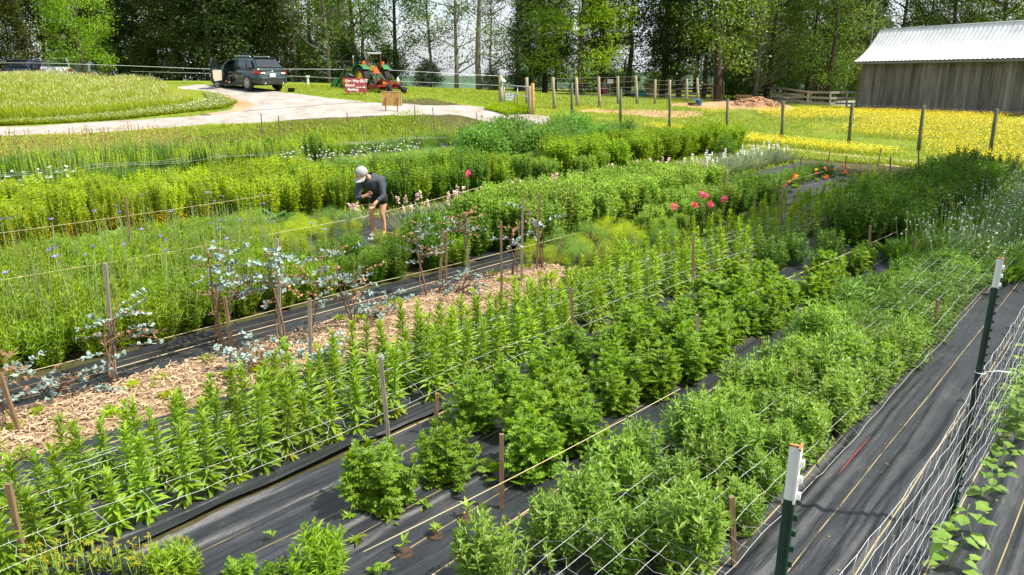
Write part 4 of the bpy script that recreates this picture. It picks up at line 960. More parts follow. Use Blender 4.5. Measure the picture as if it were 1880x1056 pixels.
r1, PF = fence('wire_fence', 'post and wire fence between the garden and the yellow paddock', [((1050,221),(1050,152)),((1139,228),(1140,163)),((1229,243),(1230,174)),((1334,247),(1336,181)),((1435,257),(1438,187)),((1558,265),(1565,188)),((1686,276),(1696,193)),((1817,287),(1830,200)),((1965,300),(1985,205))], M_gpost, .068, (.95,), .004, M_wire)
mb = MB(); o = np.array(r1.location)
for (p, q), (p2, q2) in zip(PF[:-1], PF[1:]):
    for f in (.08,.2,.33,.47,.62,.78): mb.tube([p+(q-p)*f-o, p2+(q2-p2)*f-o], .0022, 3)
    for u in np.arange(.04, 1, .06): mb.tube([p+(p2-p)*u+(q-p)*.08-o, p+(p2-p)*u+(q-p)*.78-o], .0016, 3)
mb.build('wire_mesh', M_wire, r1)
r2, PF2 = fence('rail_fence', 'far fence of pale round posts with white rope across the lawn', [((1018,200),(1015,142)),((1060,196),(1058,142)),((1101,197),(1099,141)),((1135,191),(1134,140)),((1170,191),(1167,139)),((1202,192),(1203,146)),((1229,190),(1230,147)),((1261,188),(1261,145)),((1282,188),(1280,143)),((1308,185),(1307,147)),((1329,183),(1328,148)),((1353,181),(1352,147)),((1377,181),(1378,147))], M_fpost, .085, (.97,.8,.6,.4,.2), .005, M_wire)
# rope line: over the hill, behind the vehicles, to the gate post
r3 = thing('rope_fence', 'white rope fence running behind the parked cars to the tall gate post', 'fence', gp(920,190)[0]); o = np.array(r3.location)
tops = [(-60,115,47),(85,116,46),(240,121,44),(385,127,43),(565,127,44),(700,128,43),(920,140,40)]
low = [(240,131,44),(385,135,43),(565,141,44),(700,148,44),(920,157,40)]
for L_, rr in ((tops, .010), (low, .007)):
    pts = np.array([at_depth(*q) for q in L_])-o; mb = MB(); mb.tube(pts, rr, 5); mb.build('rope', M_rope, r3)
p, q = pole_between(920,192,919,138); mb = MB(); post(mb, p-o, q-o, .13); mb.build('post', M_fpost, r3)
mb = MB(); mb.lathe([(.001,0),(.11,.0),(.12,.03),(.001,.05)], 14, rot=[(1,0,0),(0,0,-1),(0,1,0)], c=q-o+[.14,-.12,-.3]); mb.build('float_lid', M_wht, r3)
for a, b in (((60,140),(61,112)),((700,165),(700,127)),((240,146),(240,120))):
    p, q = pole_between(*a, *b); mb = MB(); post(mb, p-o, q-o, .035); mb.build('post', M_fpost, r3)
# gate
ga = pole_between(974,207,977,153); a0, a1 = ga
r4 = thing('metal_gate', 'grey tubular gate with a white notice between two posts', 'gate', a0); o = a0
gl = pole_between(925,196,925,156); 
def lerp(a, b, u): return a+(b-a)*u
mb = MB(); mb.tube([lerp(gl[0],gl[1],1.0)-o, lerp(a0,a1,.86)-o], .028, 7); mb.tube([lerp(gl[0],gl[1],.68)-o, lerp(a0,a1,.52)-o], .02, 7); mb.tube([lerp(gl[0],gl[1],.12)-o, lerp(a0,a1,.1)-o], .02, 7)
for u in (.02,.5,.97): mb.tube([lerp(lerp(gl[0],gl[1],.12), lerp(a0,a1,.1), u)-o, lerp(lerp(gl[0],gl[1],1), lerp(a0,a1,.86), u)-o], .02, 7)
mb.build('gate_frame', M_galv, r4)
mb = MB(); bpt = lerp(lerp(gl[0],gl[1],.68), lerp(a0,a1,.52), .22)-o+np.array([0,-.05,-.17]); mb.box(bpt, (.42,.012,.36)); nb = mb.build('notice_board', M_wht, r4)
mb = MB()
for i in range(2): mb.box(bpt+np.array([0,-.008,.08-.13*i]), (.3,.004,.045))
mb.build('faded_lettering', mat('faded_ink', (.45,.46,.5), .7), nb)
mb = MB(); mb.tube([bpt+[.28,-.05,.15], bpt+[.2,-.08,-.35]], .018, 5); mb.build('dark_bar', mat('dark_metal', (.03,.03,.03), .5), r4)
for (b_, t_, m_, r_, lab) in (((973,210),(972,158),M_fpost,.09,'grey round post at the hinge side of the gate'),((978,210),(978,153),M_opost,.09,'orange-brown new post at the right end of the gate'),((968,201),(967,142),M_fpost,.085,'pale round post just behind the gate')):
    p, q = pole_between(*b_, *t_); mb = MB(); post(mb, np.zeros(3), q-p, r_); tag(mb.build('fence_post', m_, None, p), lab, 'post')
# plank fence near the barn
def planks(name, label, pairs, fr, m, w=.14, pr=.07, pm=None):
    P = [pole_between(*a, *b) for a, b in pairs]; root = thing(name, label, 'fence', P[0][0]); o = P[0][0]
    for p, q in P:
        mb = MB(); mb.bar(p-o-[0,0,.1], q-o, pr*1.6, pr*1.6); mb.build('post', pm or m, root)
    for (p, q), (p2, q2) in zip(P[:-1], P[1:]):
        for f in fr:
            mb = MB(); a = lerp(p, q, f)-o; b = lerp(p2, q2, f)-o; off = np.array([-.05,-.09,0]); mb.bar(a+off, b+off, .03, w); mb.build('rail', m, root)
    return root
planks('plank_fence', 'weathered grey plank fence between the dirt mound and the barn', [((1379,180),(1379,158)),((1430,189),(1432,160)),((1482,196),(1484,167)),((1523,199),(1525,168)),((1554,199),(1555,167)),((1572,199),(1573,168))], (.93,.6,.28), M_plank)
planks('plank_fence', 'dark brown plank fence under the trees behind the teal tarp', [((1186,176),(1186,156)),((1216,177),(1216,157)),((1246,178),(1246,157)),((1290,179),(1290,158)),((1345,181),(1345,152))], (.9,.65,.4), M_brown)
def boards(px0, px1, py0, py1, k, n, label, m=None):
    a = at_depth(px0, py1, k); a[2] = g1(a[0], a[1])-.02; b = at_depth(px1, py1, k); b[2] = g1(b[0], b[1])-.02; h = (py1-py0)*k/F
    r = thing('board_stack', label, 'boards', a); o = a
    for i in range(n):
        mb = MB(); z = h*(i+.5)/n; mb.bar(np.array([0,0,z]), b-a+[0,0,z], .05, h/n*.62); mb.build('board', m or M_pale, r)
    for u in (0.02,.35,.68,.98):
        mb = MB(); p = lerp(np.zeros(3), b-a, u)+[0,.06,0]; mb.bar(p, p+[0,0,h], .08, .08); mb.build('upright', M_brown if m is None else m, r)
boards(1189,1293,166,177,60,2,'pair of pale raw planks on low supports under the dark fence')
boards(1415,1491,154,172,58,3,'pale new slatted pen of raw boards behind the grey plank fence')
boards(1352,1380,163,178,54,3,'small brown slatted gate left of the dirt mound', M_brown)
# barn
A_ = at_depth(1573,200,50); B_ = at_depth(1880,212,41); A_[2] = g1(*A_[:2])-.05; dv = (B_-A_); dv[2] = 0; wl = np.linalg.norm(dv[:2]); dv /= wl
nv = np.array([-dv[1], dv[0], 0]);
if nv[0] < 0: nv = -nv
barn = thing('barn', 'weathered grey board barn with a pale metal roof at the right edge', 'barn', A_)
LEN = 17.0; Wd = 6.4; EH = 3.32
rot = np.stack([dv, nv, [0,0,1]], 1)
def bl(x, y, z): return rot@np.array([x, y, z])
M_barnw = mat('barn_board', (.155,.138,.125), .92, spec=.15, var=.45, scale=2.2, stretch=(1.6,1.6,.22), island=.28, bump=.5, bscale=18)
q = np.random.default_rng(8); mb = MB(); x = 0
while x < LEN:
    w_ = q.uniform(.17,.30); z0 = -.15; mb.box(bl(x+w_/2, q.uniform(-.006,.006), (EH-.22)/2-.02), (w_-.012, .03, EH-.02), 0, rot); x += w_
mb.build('front_wall', M_barnw, barn)
mb = MB(); y = 0.03
while y < Wd:
    w_ = q.uniform(.17,.30); hh = EH+ (1-abs(y-Wd/2)/(Wd/2))*1.9*.8; mb.box(bl(q.uniform(-.006,.006)+.02, y+w_/2, hh/2), (.03, w_-.012, hh), 0, rot); y += w_
mb.build('gable_wall', M_barnw, barn)
mb = MB(); mb.box(bl(LEN/2+.05, .04+.02, EH/2), (LEN-.1, .02, EH-.02), 0, rot); mb.box(bl(LEN/2, Wd, EH/2), (LEN-.1, .04, EH), 0, rot); mb.box(bl(LEN, Wd/2, EH/2), (.04, Wd-.1, EH), 0, rot); mb.build('inner_wall', mat('dark_interior', (.02,.018,.015), .95), barn)
mb = MB(); mb.box(bl(LEN/2, -.03, .02), (LEN, .05, .3), 0, rot); mb.build('sill_beam', mat('earth_stained_board', (.22,.14,.08), .95, var=.4, scale=3), barn)
prof = [(-.42,3.14),(-.15,3.28),(.35,3.62),(.95,4.2),(1.55,4.85),(2.15,5.22),(3.2,5.62)] 
prof = [(-.42,3.16),(.0,3.36),(.55,3.72),(1.1,4.2),(1.55,4.72),(1.95,5.25),(Wd/2-.9,5.42)]
prof = prof[:-1]
sec = []
xs_ = np.arange(-.42, LEN+.4, .035)
pp = np.array(prof); tt_ = np.linspace(0, len(pp)-1, 15); py_ = np.interp(tt_, np.arange(len(pp)), pp[:,0]); pz_ = np.interp(tt_, np.arange(len(pp)), pp[:,1])
V = np.array([[bl(x, y, z+.022*math.cos(x*2*PI/.28)**3) for y, z in zip(py_, pz_)] for x in xs_])
n2 = len(py_); fc = [(i*n2+j, (i+1)*n2+j, (i+1)*n2+j+1, i*n2+j+1) for i in range(len(xs_)-1) for j in range(n2-1)]
M_roof = mat('galvanised_roof', (.60,.615,.63), .55, metal=.05, spec=.4, var=.22, scale=1.4, stretch=(1,1,.5), bump=.15, bscale=3)
mb = MB(); mb.raw(V.reshape(-1,3), fc, 0, False)
back = np.array([[bl(x, y, z) for y, z in ((1.95,5.25),(3.6,4.4),(Wd+.4,3.1))] for x in (xs_[0], xs_[-1])]); mb.raw(back.reshape(-1,3), [(0,3,4,1),(1,4,5,2)], 0)
mb.build('roof', M_roof, barn)
mb = MB(); mb.tube([bl(-.44,1.95,5.27), bl(LEN+.4,1.95,5.27)], .05, 6); mb.build('ridge_cap', M_roof, barn)
mb = MB(); mb.box(bl(LEN/2, -.39, 3.04), (LEN+.8, .03, .12), 0, rot); mb.build('eave_board', mat('eave_board', (.17,.17,.16), .8), barn)
mb = MB()
for i in range(60): mb.lathe([(.0,.0),(.018,.001),(.02,.012),(.0,.014)], 6, rot=rot@np.array([(1,0,0),(0,0,-1),(0,1,0)]), c=bl(q.uniform(.2,LEN-.2), -.018, q.uniform(.3,3)))
mb.build('knot', mat('dark_knot', (.05,.04,.035), .9), barn)
# dirt mound
c, _ = gp(1390,196); n_ = 40; th = np.linspace(0,2*PI,n_,endpoint=False); secs = []
for f in np.linspace(1,0.02,12):
    rr = f*(1+.18*np.sin(th*3+1)+.1*np.sin(th*7)); X = c[0]+1.9*rr*np.cos(th); Y = c[1]+1.2*rr*np.sin(th); h = .62*(1-f**1.5)+.1*nz2(X*3, Y*3, 77)*(1-f); secs.append(np.stack([X, Y, gz(X, Y)-.03+h], 1))
mb = MB(); mb.loft(secs, 0); mo = mb.build('dirt_mound', gravel_mat('turned_dirt', [(.3,(.20,.10,.05)),(.6,(.36,.21,.12)),(.8,(.46,.33,.2))], (.45,1.3), 3.)); tag(mo, 'heap of turned brown dirt in front of the plank fence', 'dirt mound')
mb = MB(); n_ = 260; a = U(0,6.28,n_); rr = np.sqrt(U(0,1,n_)); X = c[0]+1.9*rr*np.cos(a); Y = c[1]+1.2*rr*np.sin(a); Z = gz(X, Y)+.6*(1-rr**1.5); mb.many(bx, bf, frames(sph(n_)), np.stack([X,Y,Z],1), U(.04,.17,n_)); mb.build('clods', M_clay, mo)
# tubs
def tub(px, py, k, r, h, m, label, tilt=0):
    p = at_depth(px, py, k); p[2] = g1(p[0], p[1]); mb = MB(); mb.lathe([(r*.82,0),(r,h),(r*1.06,h),(r*1.06,h*.95),(r*.94,h*.93),(r*.78,.05),(.001,.05)], 18); o = mb.build('tub', m, None, p); o.rotation_euler = (tilt, 0, 0); tag(o, label, 'tub'); return o
tub(1272,190,46,.33,.22,mat('brown_rubber', (.09,.06,.045), .7),'low brown rubber tub beside the blue one')
b = tub(1283,189,46,.2,.4,mat('blue_plastic', (.03,.22,.55), .4),'blue plastic tub standing in the paddock by the fence')
mb = MB(); mb.box((-.25,-.1,.4),(.5,.3,.03)); mb.build('rim', mat('blue_plastic', (.03,.22,.55), .4), b)
# teal tarp over a pile
p = at_depth(1174,178,59); p[2] = g1(p[0], p[1])-.03; secs = []
for f in np.linspace(0,1,8):
    th = np.linspace(0,2*PI,28,endpoint=False); e = (1-f**2.5)**.5 if f < 1 else .02
    e = max(e, .05); secs.append(np.stack([.68*e*np.sign(np.cos(th))*np.abs(np.cos(th))**.7*(1+.05*np.sin(th*5)), .5*e*np.sign(np.sin(th))*np.abs(np.sin(th))**.7, .58*f+.05*np.sin(th*3)*f], 1))
mb = MB(); mb.loft(secs); tag(mb.build('tarp_cover', mat('teal_tarp', (.01,.19,.15), .4, var=.25, scale=5, bump=.6, bscale=6), None, p), 'teal tarp draped over a low pile under the trees', 'tarp')
# small white signs on posts
def post_sign(b_, t_, w_, h_, label, lean=0):
    p, q = pole_between(*b_, *t_); L = q[2]-p[2]; r = thing('post_sign', label, 'sign', p, lean); mb = MB(); mb.bar((0,0,-.1),(0,0,L),.07,.07); mb.build('post', M_fpost, r)
    mb = MB(); mb.box((0,-.05,L-.02),(w_,.02,h_)); sb = mb.build('board', M_wht, r)
    mb = MB()
    for i in range(2): mb.box((0,-.062,L+h_*.18-h_*.36*i),(w_*.7,.003,h_*.14))
    mb.build('faded_lettering', mat('faded_ink', (.45,.46,.5), .7), sb)
post_sign((88,140),(86,115),.55,.2,'small white sign on a post beside the white car in the meadow')
post_sign((1119,177),(1120,149),.45,.3,'small white sign on a thin post beside the child in pink', .3)
p, q = pole_between(566,157,566,142); r = thing('utility_box', 'short white post with a boxed top right of the dark green car', 'post', p); mb = MB(); mb.bar((0,0,-.1),(0,0,.5),.1,.1); mb.build('post', M_wht, r); mb = MB(); mb.box((0,0,.53),(.2,.16,.1)); mb.build('cap', M_wht, r)
# plywood board, seen from behind
p, k = gp(720,206); r = thing('plywood_board', 'plywood board on two wooden stakes, seen from its bare back', 'sign', p)
M_ply = mat('plywood', (.55,.31,.11), .8, spec=.2, var=.35, scale=9, stretch=(1,1,.2)); M_plyedge = mat('pale_wood', (.62,.45,.26), .8)
ww = 36*k/F; hh = 26*k/F; z0 = .28
mb = MB(); mb.box((0,.03,z0+hh/2),(ww,.018,hh)); mb.build('panel', M_ply, r)
mb = MB(); mb.box((0,.028,z0+hh-.012),(ww+.03,.03,.03)); mb.box((-ww/2,.028,z0+hh/2),(.03,.03,hh)); mb.box((ww/2,.028,z0+hh/2),(.03,.03,hh)); mb.box((0,.028,z0+.012),(ww,.028,.025)); mb.build('edge_trim', M_plyedge, r)
for sx in (-.33,.27): mb = MB(); mb.bar((sx*ww,-.01,-.15),(sx*ww+.02,-.01,z0+hh*.62),.05,.035); mb.build('stake', mat('stained_stake', (.23,.12,.05), .85), r)
# red hand-painted sign
p, k = gp(654,174); r = thing('painted_sign', 'red hand-painted sign with white lettering and an arrow beside the tractor', 'sign', p, R(8))
ww = 40*k/F; hh = 25*k/F
M_red = mat('red_paint', (.36,.055,.06), .6, var=.25, scale=6)
mb = MB(); mb.box((0,0,.12+hh/2),(ww,.03,hh), 0, np.array([(1,0,.0),(0,1,0),(0,0,1)])); pn = mb.build('panel', M_red, r)
M_wp = mat('white_paint', (.85,.83,.8), .6)
def text(s, x, z, size, parent, name='lettering', shear=.15):
    cu = bpy.data.curves.new(name, 'FONT'); cu.body = s; cu.size = size; cu.extrude = .004; cu.shear = shear; cu.offset = .006
    o = bpy.data.objects.new(name, cu); C.objects.link(o); dg = bpy.context.evaluated_depsgraph_get(); me = bpy.data.meshes.new_from_object(o.evaluated_get(dg)); bpy.data.objects.remove(o)
    me.materials.clear(); me.materials.append(M_wp); ob = bpy.data.objects.new(name, me); C.objects.link(ob); ob.parent = parent; ob.location = (x, -.02, z); ob.rotation_euler = (PI/2, 0, 0); return ob
text('One Way', -ww*.47, .12+hh*.72, .185, pn); text('BUT', ww*.21, .12+hh*.70, .22, pn, shear=0); text('Good', -ww*.47, .12+hh*.42, .2, pn); text('Parking', -ww*.38, .12+hh*.12, .19, pn)
mb = MB(); mb.box((ww*.2,-.02,.12+hh*.36),(ww*.42,.006,.03)); mb.raw(np.array([(ww*.36,-.022,.12+hh*.36+.06),(ww*.36,-.022,.12+hh*.36-.06),(ww*.46,-.022,.12+hh*.36),(ww*.36,-.016,.12+hh*.36+.06),(ww*.36,-.016,.12+hh*.36-.06),(ww*.46,-.016,.12+hh*.36)]),[(0,1,2),(5,4,3),(0,2,5,3),(2,1,4,5),(1,0,3,4)]); mb.build('arrow', M_wp, pn)
for sx in (-.36,.36): mb = MB(); mb.box((sx*ww,.04,.1),(.07,.05,.5)); mb.build('leg', M_stake2, r)
# black thing in the grass beside the car: a rubber boot-like lump is only a dark tub
tub(535,168,39.5,.2,.2,mat('black_rubber', (.015,.015,.016), .6),'small black upturned bucket on the grass behind the dark green car', PI*0)
# ================================================================== vehicles
def carpaint(name, c): return mat(name, c, .3, spec=.45, coat=.5)
M_glass = mat('tinted_glass', (.012,.016,.02), .04, spec=.9); M_tyre = mat('tyre_rubber', (.018,.018,.018), .85, var=.3, scale=30); M_rim = mat('alloy_rim', (.55,.55,.56), .3, metal=.8)
M_chrome = mat('chrome', (.75,.75,.76), .12, metal=1); M_blk = mat('black_plastic', (.02,.02,.021), .55); M_rlt = mat('tail_light', (.5,.02,.025), .15, spec=.8); M_wlt = mat('clear_lens', (.7,.7,.7), .15)
M_beige = mat('beige_trim', (.50,.42,.34), .8)
def wheel(root, x, y, r, w, rim=M_rim, spokes=10, name='wheel', rw=.66):
    mb = MB(); mb.lathe([(r*.62,-w/2),(r*.93,-w/2),(r,-w*.35),(r,w*.35),(r*.93,w/2),(r*.62,w/2)], 28, axis='y', c=(x,y,r), ring=True); t = mb.build(name, M_tyre, root)
    mb = MB(); sd = 1 if y > 0 else -1
    mb.lathe([(.001,-w*.3),(r*rw,-w*.3),(r*rw,w*.3),(.001,w*.3)], 24, axis='y', c=(x,y,r), mat=0)
    for i in range(spokes):
        a = 2*PI*i/spokes; d = np.array([math.cos(a),0,math.sin(a)]); mb.bar(np.array([x,y+sd*w*.4,r])+d*r*.1, np.array([x,y+sd*w*.4,r])+d*r*rw*.95, .035*r/.36, .05*r/.36, 1, up=(0,1,0))
    mb.lathe([(r*.60,-.01),(r*(rw+.02),-.01),(r*(rw+.02),.012),(r*.60,.012)], 24, ring=True, mat=1, axis='y', c=(x,y+sd*w*.46,r)); mb.lathe([(.001,-.02),(r*.16,-.02),(r*.14,.02),(.001,.02)], 12, mat=1, axis='y', c=(x,y+sd*w*.42,r))
    mb.build('rim', [M_blk if spokes else rim, rim], t); return t
def superell(hw, z0, z1, x, n=20, e=.45, taper=.0):
    th = np.arange(n)*2*PI/n; c, s = np.cos(th), np.sin(th); y = hw*np.sign(c)*np.abs(c)**e; z = (z0+z1)/2+(z1-z0)/2*np.sign(s)*np.abs(s)**e
    y = y*(1-taper*np.clip((z-z0)/(z1-z0),0,1)); return np.stack([np.full(n,x), y, z], 1)
def car(px, py, k, head, paint, label, detail=True, white=False, sc=1.0):
    p = at_depth(px, py, k); p[2] = g1(p[0], p[1]); root = thing('parked_car', label, 'car', p, head); root.scale = (sc,)*3
    mb = MB(); S = [(-2.52,.42,.62,.72),(-2.46,.30,.88,.88),(-2.3,.24,1.0,.93),(-1.6,.22,1.06,.955),(-.6,.21,1.06,.96),(.6,.21,1.04,.96),(1.35,.22,1.02,.95),(1.9,.24,.94,.92),(2.3,.28,.84,.86),(2.46,.34,.72,.76),(2.53,.42,.62,.6)]
    mb.loft([superell(hw, z0, z1, x, 24, .42) for x, z0, z1, hw in S], 0); body = mb.build('body', [paint, M_blk], root)
    mb = MB(); Cc = [(-2.36,1.0,1.06,.86),(-2.28,.98,1.14,.84),(-1.86,.98,1.60,.73),(-1.6,.98,1.66,.71),(-.6,.98,1.71,.70),(.2,.98,1.69,.70),(.55,.98,1.60,.72),(1.1,.98,1.27,.8),(1.42,.98,1.05,.86)]
    mb.loft([superell(hw*1.12, z0-.1, z1, x, 24, .35, .15) for x, z0, z1, hw in Cc], 0); cabin = mb.build('cabin', paint, root)
    def sidepane(pts, name, m=M_glass):
        for sg in (1,-1):
            mb = MB(); V = np.array([(x, sg*(.905-.165*max(0,(z-1.06)/.6)+o_), z) for o_ in (0,.014) for x, z in pts]); n = len(pts)
            f = [tuple(range(n)), tuple(range(2*n-1, n-1, -1))]+[(i, i+n, (i+1)%n+n, (i+1)%n) for i in range(n)]; mb.raw(V, f); mb.build(name, m, cabin)
    sidepane([(-.55,1.10),(.36,1.10),(.36,1.58),(-.15,1.62),(-.55,1.62)], 'rear_window' if False else 'window')
    sidepane([(-1.42,1.11),(-.63,1.10),(-.63,1.62),(-1.2,1.60)], 'window'); sidepane([(-2.0,1.16),(-1.5,1.12),(-1.32,1.57),(-1.72,1.5)], 'quarter_window')
    sidepane([(.44,1.10),(1.28,1.10),(.95,1.3),(.44,1.55)], 'window')
    def endpane(name, P0, P1, hw0, hw1, off, m):
        mb = MB(); (xa, za), (xb, zb) = P0, P1; dx, dz = xb-xa, zb-za; L = math.hypot(dx, dz); nx, nz_ = -dz/L, dx/L
        if off*nx < 0: nx, nz_ = -nx, -nz_
        V = []
        for o_ in (-.02,.03):
            for (x, z, w_) in ((xa,za,hw0),(xb,zb,hw1)):
                for u in (-1,-.5,.5,1): V.append((x+nx*(o_-.05*(abs(u)==1)), u*w_, z+nz_*o_))
        V = np.array(V); f = [(8,9,13,12),(9,10,14,13),(10,11,15,14),(0,4,5,1),(1,5,6,2),(2,6,7,3),(8,12,4,0),(11,3,7,15),(12,13,5,4),(13,14,6,5),(14,15,7,6),(9,8,0,1),(10,9,1,2),(11,10,2,3)]; mb.raw(V, f); return mb.build(name, m, cabin)
    endpane('rear_windscreen', (-2.31,1.14), (-1.9,1.58), .76, .62, -1, M_glass); endpane('windscreen', (1.38,1.08), (.6,1.56), .8, .66, 1, M_glass)
    mb = MB(); mb.box((-1.78,0,1.66),(.34,1.16,.035)); mb.build('roof_spoiler', paint, cabin)
    for sy in (1,-1):
        mb = MB(); mb.tube([(-1.45,sy*.58,1.69),(-1.3,sy*.6,1.745),(0,sy*.6,1.765),(.15,sy*.59,1.72)], .018, 6); mb.build('roof_rail', M_chrome, cabin)
        TL = ((0,.56,.80),(0,.90,.84),(.42,.955,.86),(.42,.955,.96),(0,.92,.98),(0,.54,.92))
        mb = MB(); mb.loft([np.array([(-2.44+dx_, sy*y_, z_) for dx_, y_, z_ in TL]), np.array([(-2.505+dx_, sy*y_*1.012, z_) for dx_, y_, z_ in TL])], 0, False); mb.build('tail_light', M_rlt, body)
        mb = MB(); mb.box((-2.515,sy*.62,.86),(.03,.24,.07)); mb.build('reversing_light', M_wlt, body)
        mb = MB(); mb.box((2.3,sy*.66,.74),(.22,.3,.13)); mb.build('headlight', M_wlt, body)
        mb = MB(); mb.box((1.0,sy*1.03,1.13),(.12,.22,.15)); mb.build('wing_mirror', paint, body)
        for x in (-1.5,1.42):
            mb = MB(); mb.lathe([(.001,-.02),(.43,-.02),(.43,.02),(.001,.02)], 24, axis='y', c=(x,sy*.945,.36)); mb.build('wheel_arch', M_blk, body); wheel(root, x, sy*.87, .365, .24)
    mb = MB(); mb.box((-2.5,0,.44),(.14,1.6,.2)); mb.box((0,.955,.30),(2.3,.03,.14)); mb.box((0,-.955,.30),(2.3,.03,.14)); mb.build('lower_trim', M_blk, body)
    mb = MB(); mb.box((-2.545,0,.62),(.05,1.5,.04)); mb.build('bumper_strip', M_chrome, body)
    mb = MB(); mb.box((-2.53,.05,.76),(.02,.34,.17)); mb.build('number_plate', M_wht, body); mb = MB(); mb.lathe([(.001,0),(.06,0),(.05,.02),(.001,.02)], 12, axis='x', c=(-2.54,.05,.93)); mb.build('badge', M_chrome, body)
    for sy in (.55,-.55): mb = MB(); mb.tube([(-2.6,sy,.33),(-2.4,sy,.33)], .045, 8); mb.build('exhaust_pipe', M_chrome, body)
    return root, body, cabin
suv, body, cabin = car(455,163.5,40.6, R(142), carpaint('dark_green_paint', (.006,.028,.027)), 'dark green family car with its driver door open at the end of the gravel')
# open the driver's doorway through body and cabin
cut = MB(); cut.box((.42,.80,.98),(.98,.9,1.16)); co_ = cut.build('cutter', M_blk, suv)
for o in (body, cabin):
    md = o.modifiers.new('door', 'BOOLEAN'); md.operation = 'DIFFERENCE'; md.object = co_; md.solver = 'EXACT'
bpy.context.view_layer.update()
dg = bpy.context.evaluated_depsgraph_get()
for o in (body, cabin):
    me = bpy.data.meshes.new_from_object(o.evaluated_get(dg)); o.modifiers.clear(); o.data = me
bpy.data.objects.remove(co_)
for ch in list(cabin.children):
    if ch.name.startswith('window'):
        xs_ = [v.co for v in ch.data.vertices]
        if min(v.y for v in xs_) > 0 and max(v.x for v in xs_) > 0: bpy.data.objects.remove(ch)
hinge = np.array([.93,.96,0]); ang = R(62); dd = np.array([-math.cos(ang), math.sin(ang), 0])   # door leaf swings out from its front edge
def dpt(u, z, o=0): 
    nn = np.array([dd[1], -dd[0], 0]); return hinge+dd*u+nn*o+np.array([0,0,z])
def doorpoly(pts, o0, o1, name, m, parent):
    n = len(pts); V = np.array([dpt(u, z, o_) for o_ in (o0, o1) for u, z in pts]); mb = MB(); mb.raw(V, [tuple(range(n)), tuple(range(2*n-1,n-1,-1))]+[(i,i+n,(i+1)%n+n,(i+1)%n) for i in range(n)]); return mb.build(name, m, parent)
door = doorpoly([(0,.36),(.9,.36),(1.0,.6),(1.0,1.08),(0,1.08)], -.05, .05, 'door', bpy.data.materials['dark_green_paint'], suv)
for sgn in (-1, 1): doorpoly([(.12,.5),(.86,.44),(.95,.62),(.93,1.02),(.06,1.04)], sgn*.052, sgn*.075, 'door_card' if sgn < 0 else 'door_card', M_beige, door) if sgn == (1 if dpt(.5,1,1)[0] < dpt(.5,1,-1)[0] else -1) else None
doorpoly([(.05,1.09),(1.0,1.09),(.95,1.4),(.8,1.62),(.5,1.56)], -.012, .012, 'door_window', M_glass, door)
mb = MB(); mb.tube([dpt(.0,1.08), dpt(.5,1.58), dpt(.8,1.66), dpt(.97,1.42), dpt(1.0,1.08)], .03, 6); mb.build('window_frame', M_blk, door)
mb = MB(); mb.box((.1,.42,.62),(.5,.5,.22)); mb.box((-.12,.42,1.05),(.16,.48,.7)); mb.box((-.12,.42,1.45),(.1,.26,.2)); mb.build('seat', M_beige, suv)
mb = MB(); mb.box((.95,0,.95),(.3,1.5,.3)); a = np.linspace(0,6.28,18); mb.tube(np.stack([.72+.06*np.sin(a), .42+.18*np.cos(a), 1.02+.17*np.sin(a)],1), .016, 6); mb.build('dashboard', M_blk, suv)
# cars in the meadow
car(62,155,52, R(100), carpaint('navy_paint', (.02,.03,.07)), 'dark blue car mostly hidden by the tall meadow grass, farthest left')
car(118,155,50, R(112), carpaint('white_car_paint', (.75,.76,.77)), 'white car half hidden by the tall meadow grass')
car(168,158,52, R(100), carpaint('grey_blue_paint', (.12,.15,.2)), 'grey-blue car with only its roof showing above the meadow', sc=.92)

# ------------------------------------------------------------------ tractor
p = at_depth(672,163,41.5); p[2] = g1(p[0], p[1]); tr = thing('tractor', 'green tractor with yellow wheels, a front loader and a red mower behind', 'tractor', p, R(134)); tr.scale = (.88,)*3
M_grn = mat('tractor_green', (.015,.14,.03), .35, spec=.5, coat=.4); M_yl = mat('tractor_yellow', (.80,.50,.01), .4); M_org = mat('orange_reflector', (.75,.10,.01), .4); M_mow = mat('mower_red', (.26,.02,.016), .45)
def tw(x, y, r, w, name):
    t = wheel(tr, x, y, r, w, M_yl, 0, name, .6); sd = 1 if y > 0 else -1
    mb = MB()
    for i in range(22):
        a = 2*PI*i/22
        for q_ in (1,-1): 
            c_ = np.array([x+r*.99*math.cos(a+.1*(q_>0)), y+q_*w*.25, r+r*.99*math.sin(a+.1*(q_>0))]); tdir = np.array([-math.sin(a),0,math.cos(a)]); v = tdir*.5+np.array([0,q_*.9,0]); v /= np.linalg.norm(v); mb.bar(c_-v*w*.26, c_+v*w*.26, .05, .05, 0, up=(math.cos(a),0,math.sin(a)))
    mb.build('tread', M_tyre, t)
    mb = MB(); mb.lathe([(.001,-.02),(r*.2,-.02),(r*.2,.05),(.001,.05)], 10, axis='y', c=(x,y+sd*w*.3,r)); mb.build('hub', M_yl, t)
for sy in (1,-1): tw(-.75, sy*.78, .70, .42, 'rear_wheel'); tw(1.25, sy*.72, .48, .30, 'front_wheel')
mb = MB(); mb.loft([superell(hw,z0,z1,x,16,.5) for x,z0,z1,hw in ((-.1,.75,1.36,.30),(.4,.75,1.42,.33),(1.2,.72,1.38,.32),(1.75,.7,1.24,.29),(1.9,.75,1.1,.24))]); hood = mb.build('hood', M_grn, tr)
for sy in (1,-1): mb = MB(); mb.box((.9,sy*.325,1.22),(1.3,.02,.09)); mb.build('yellow_stripe', M_yl, hood)
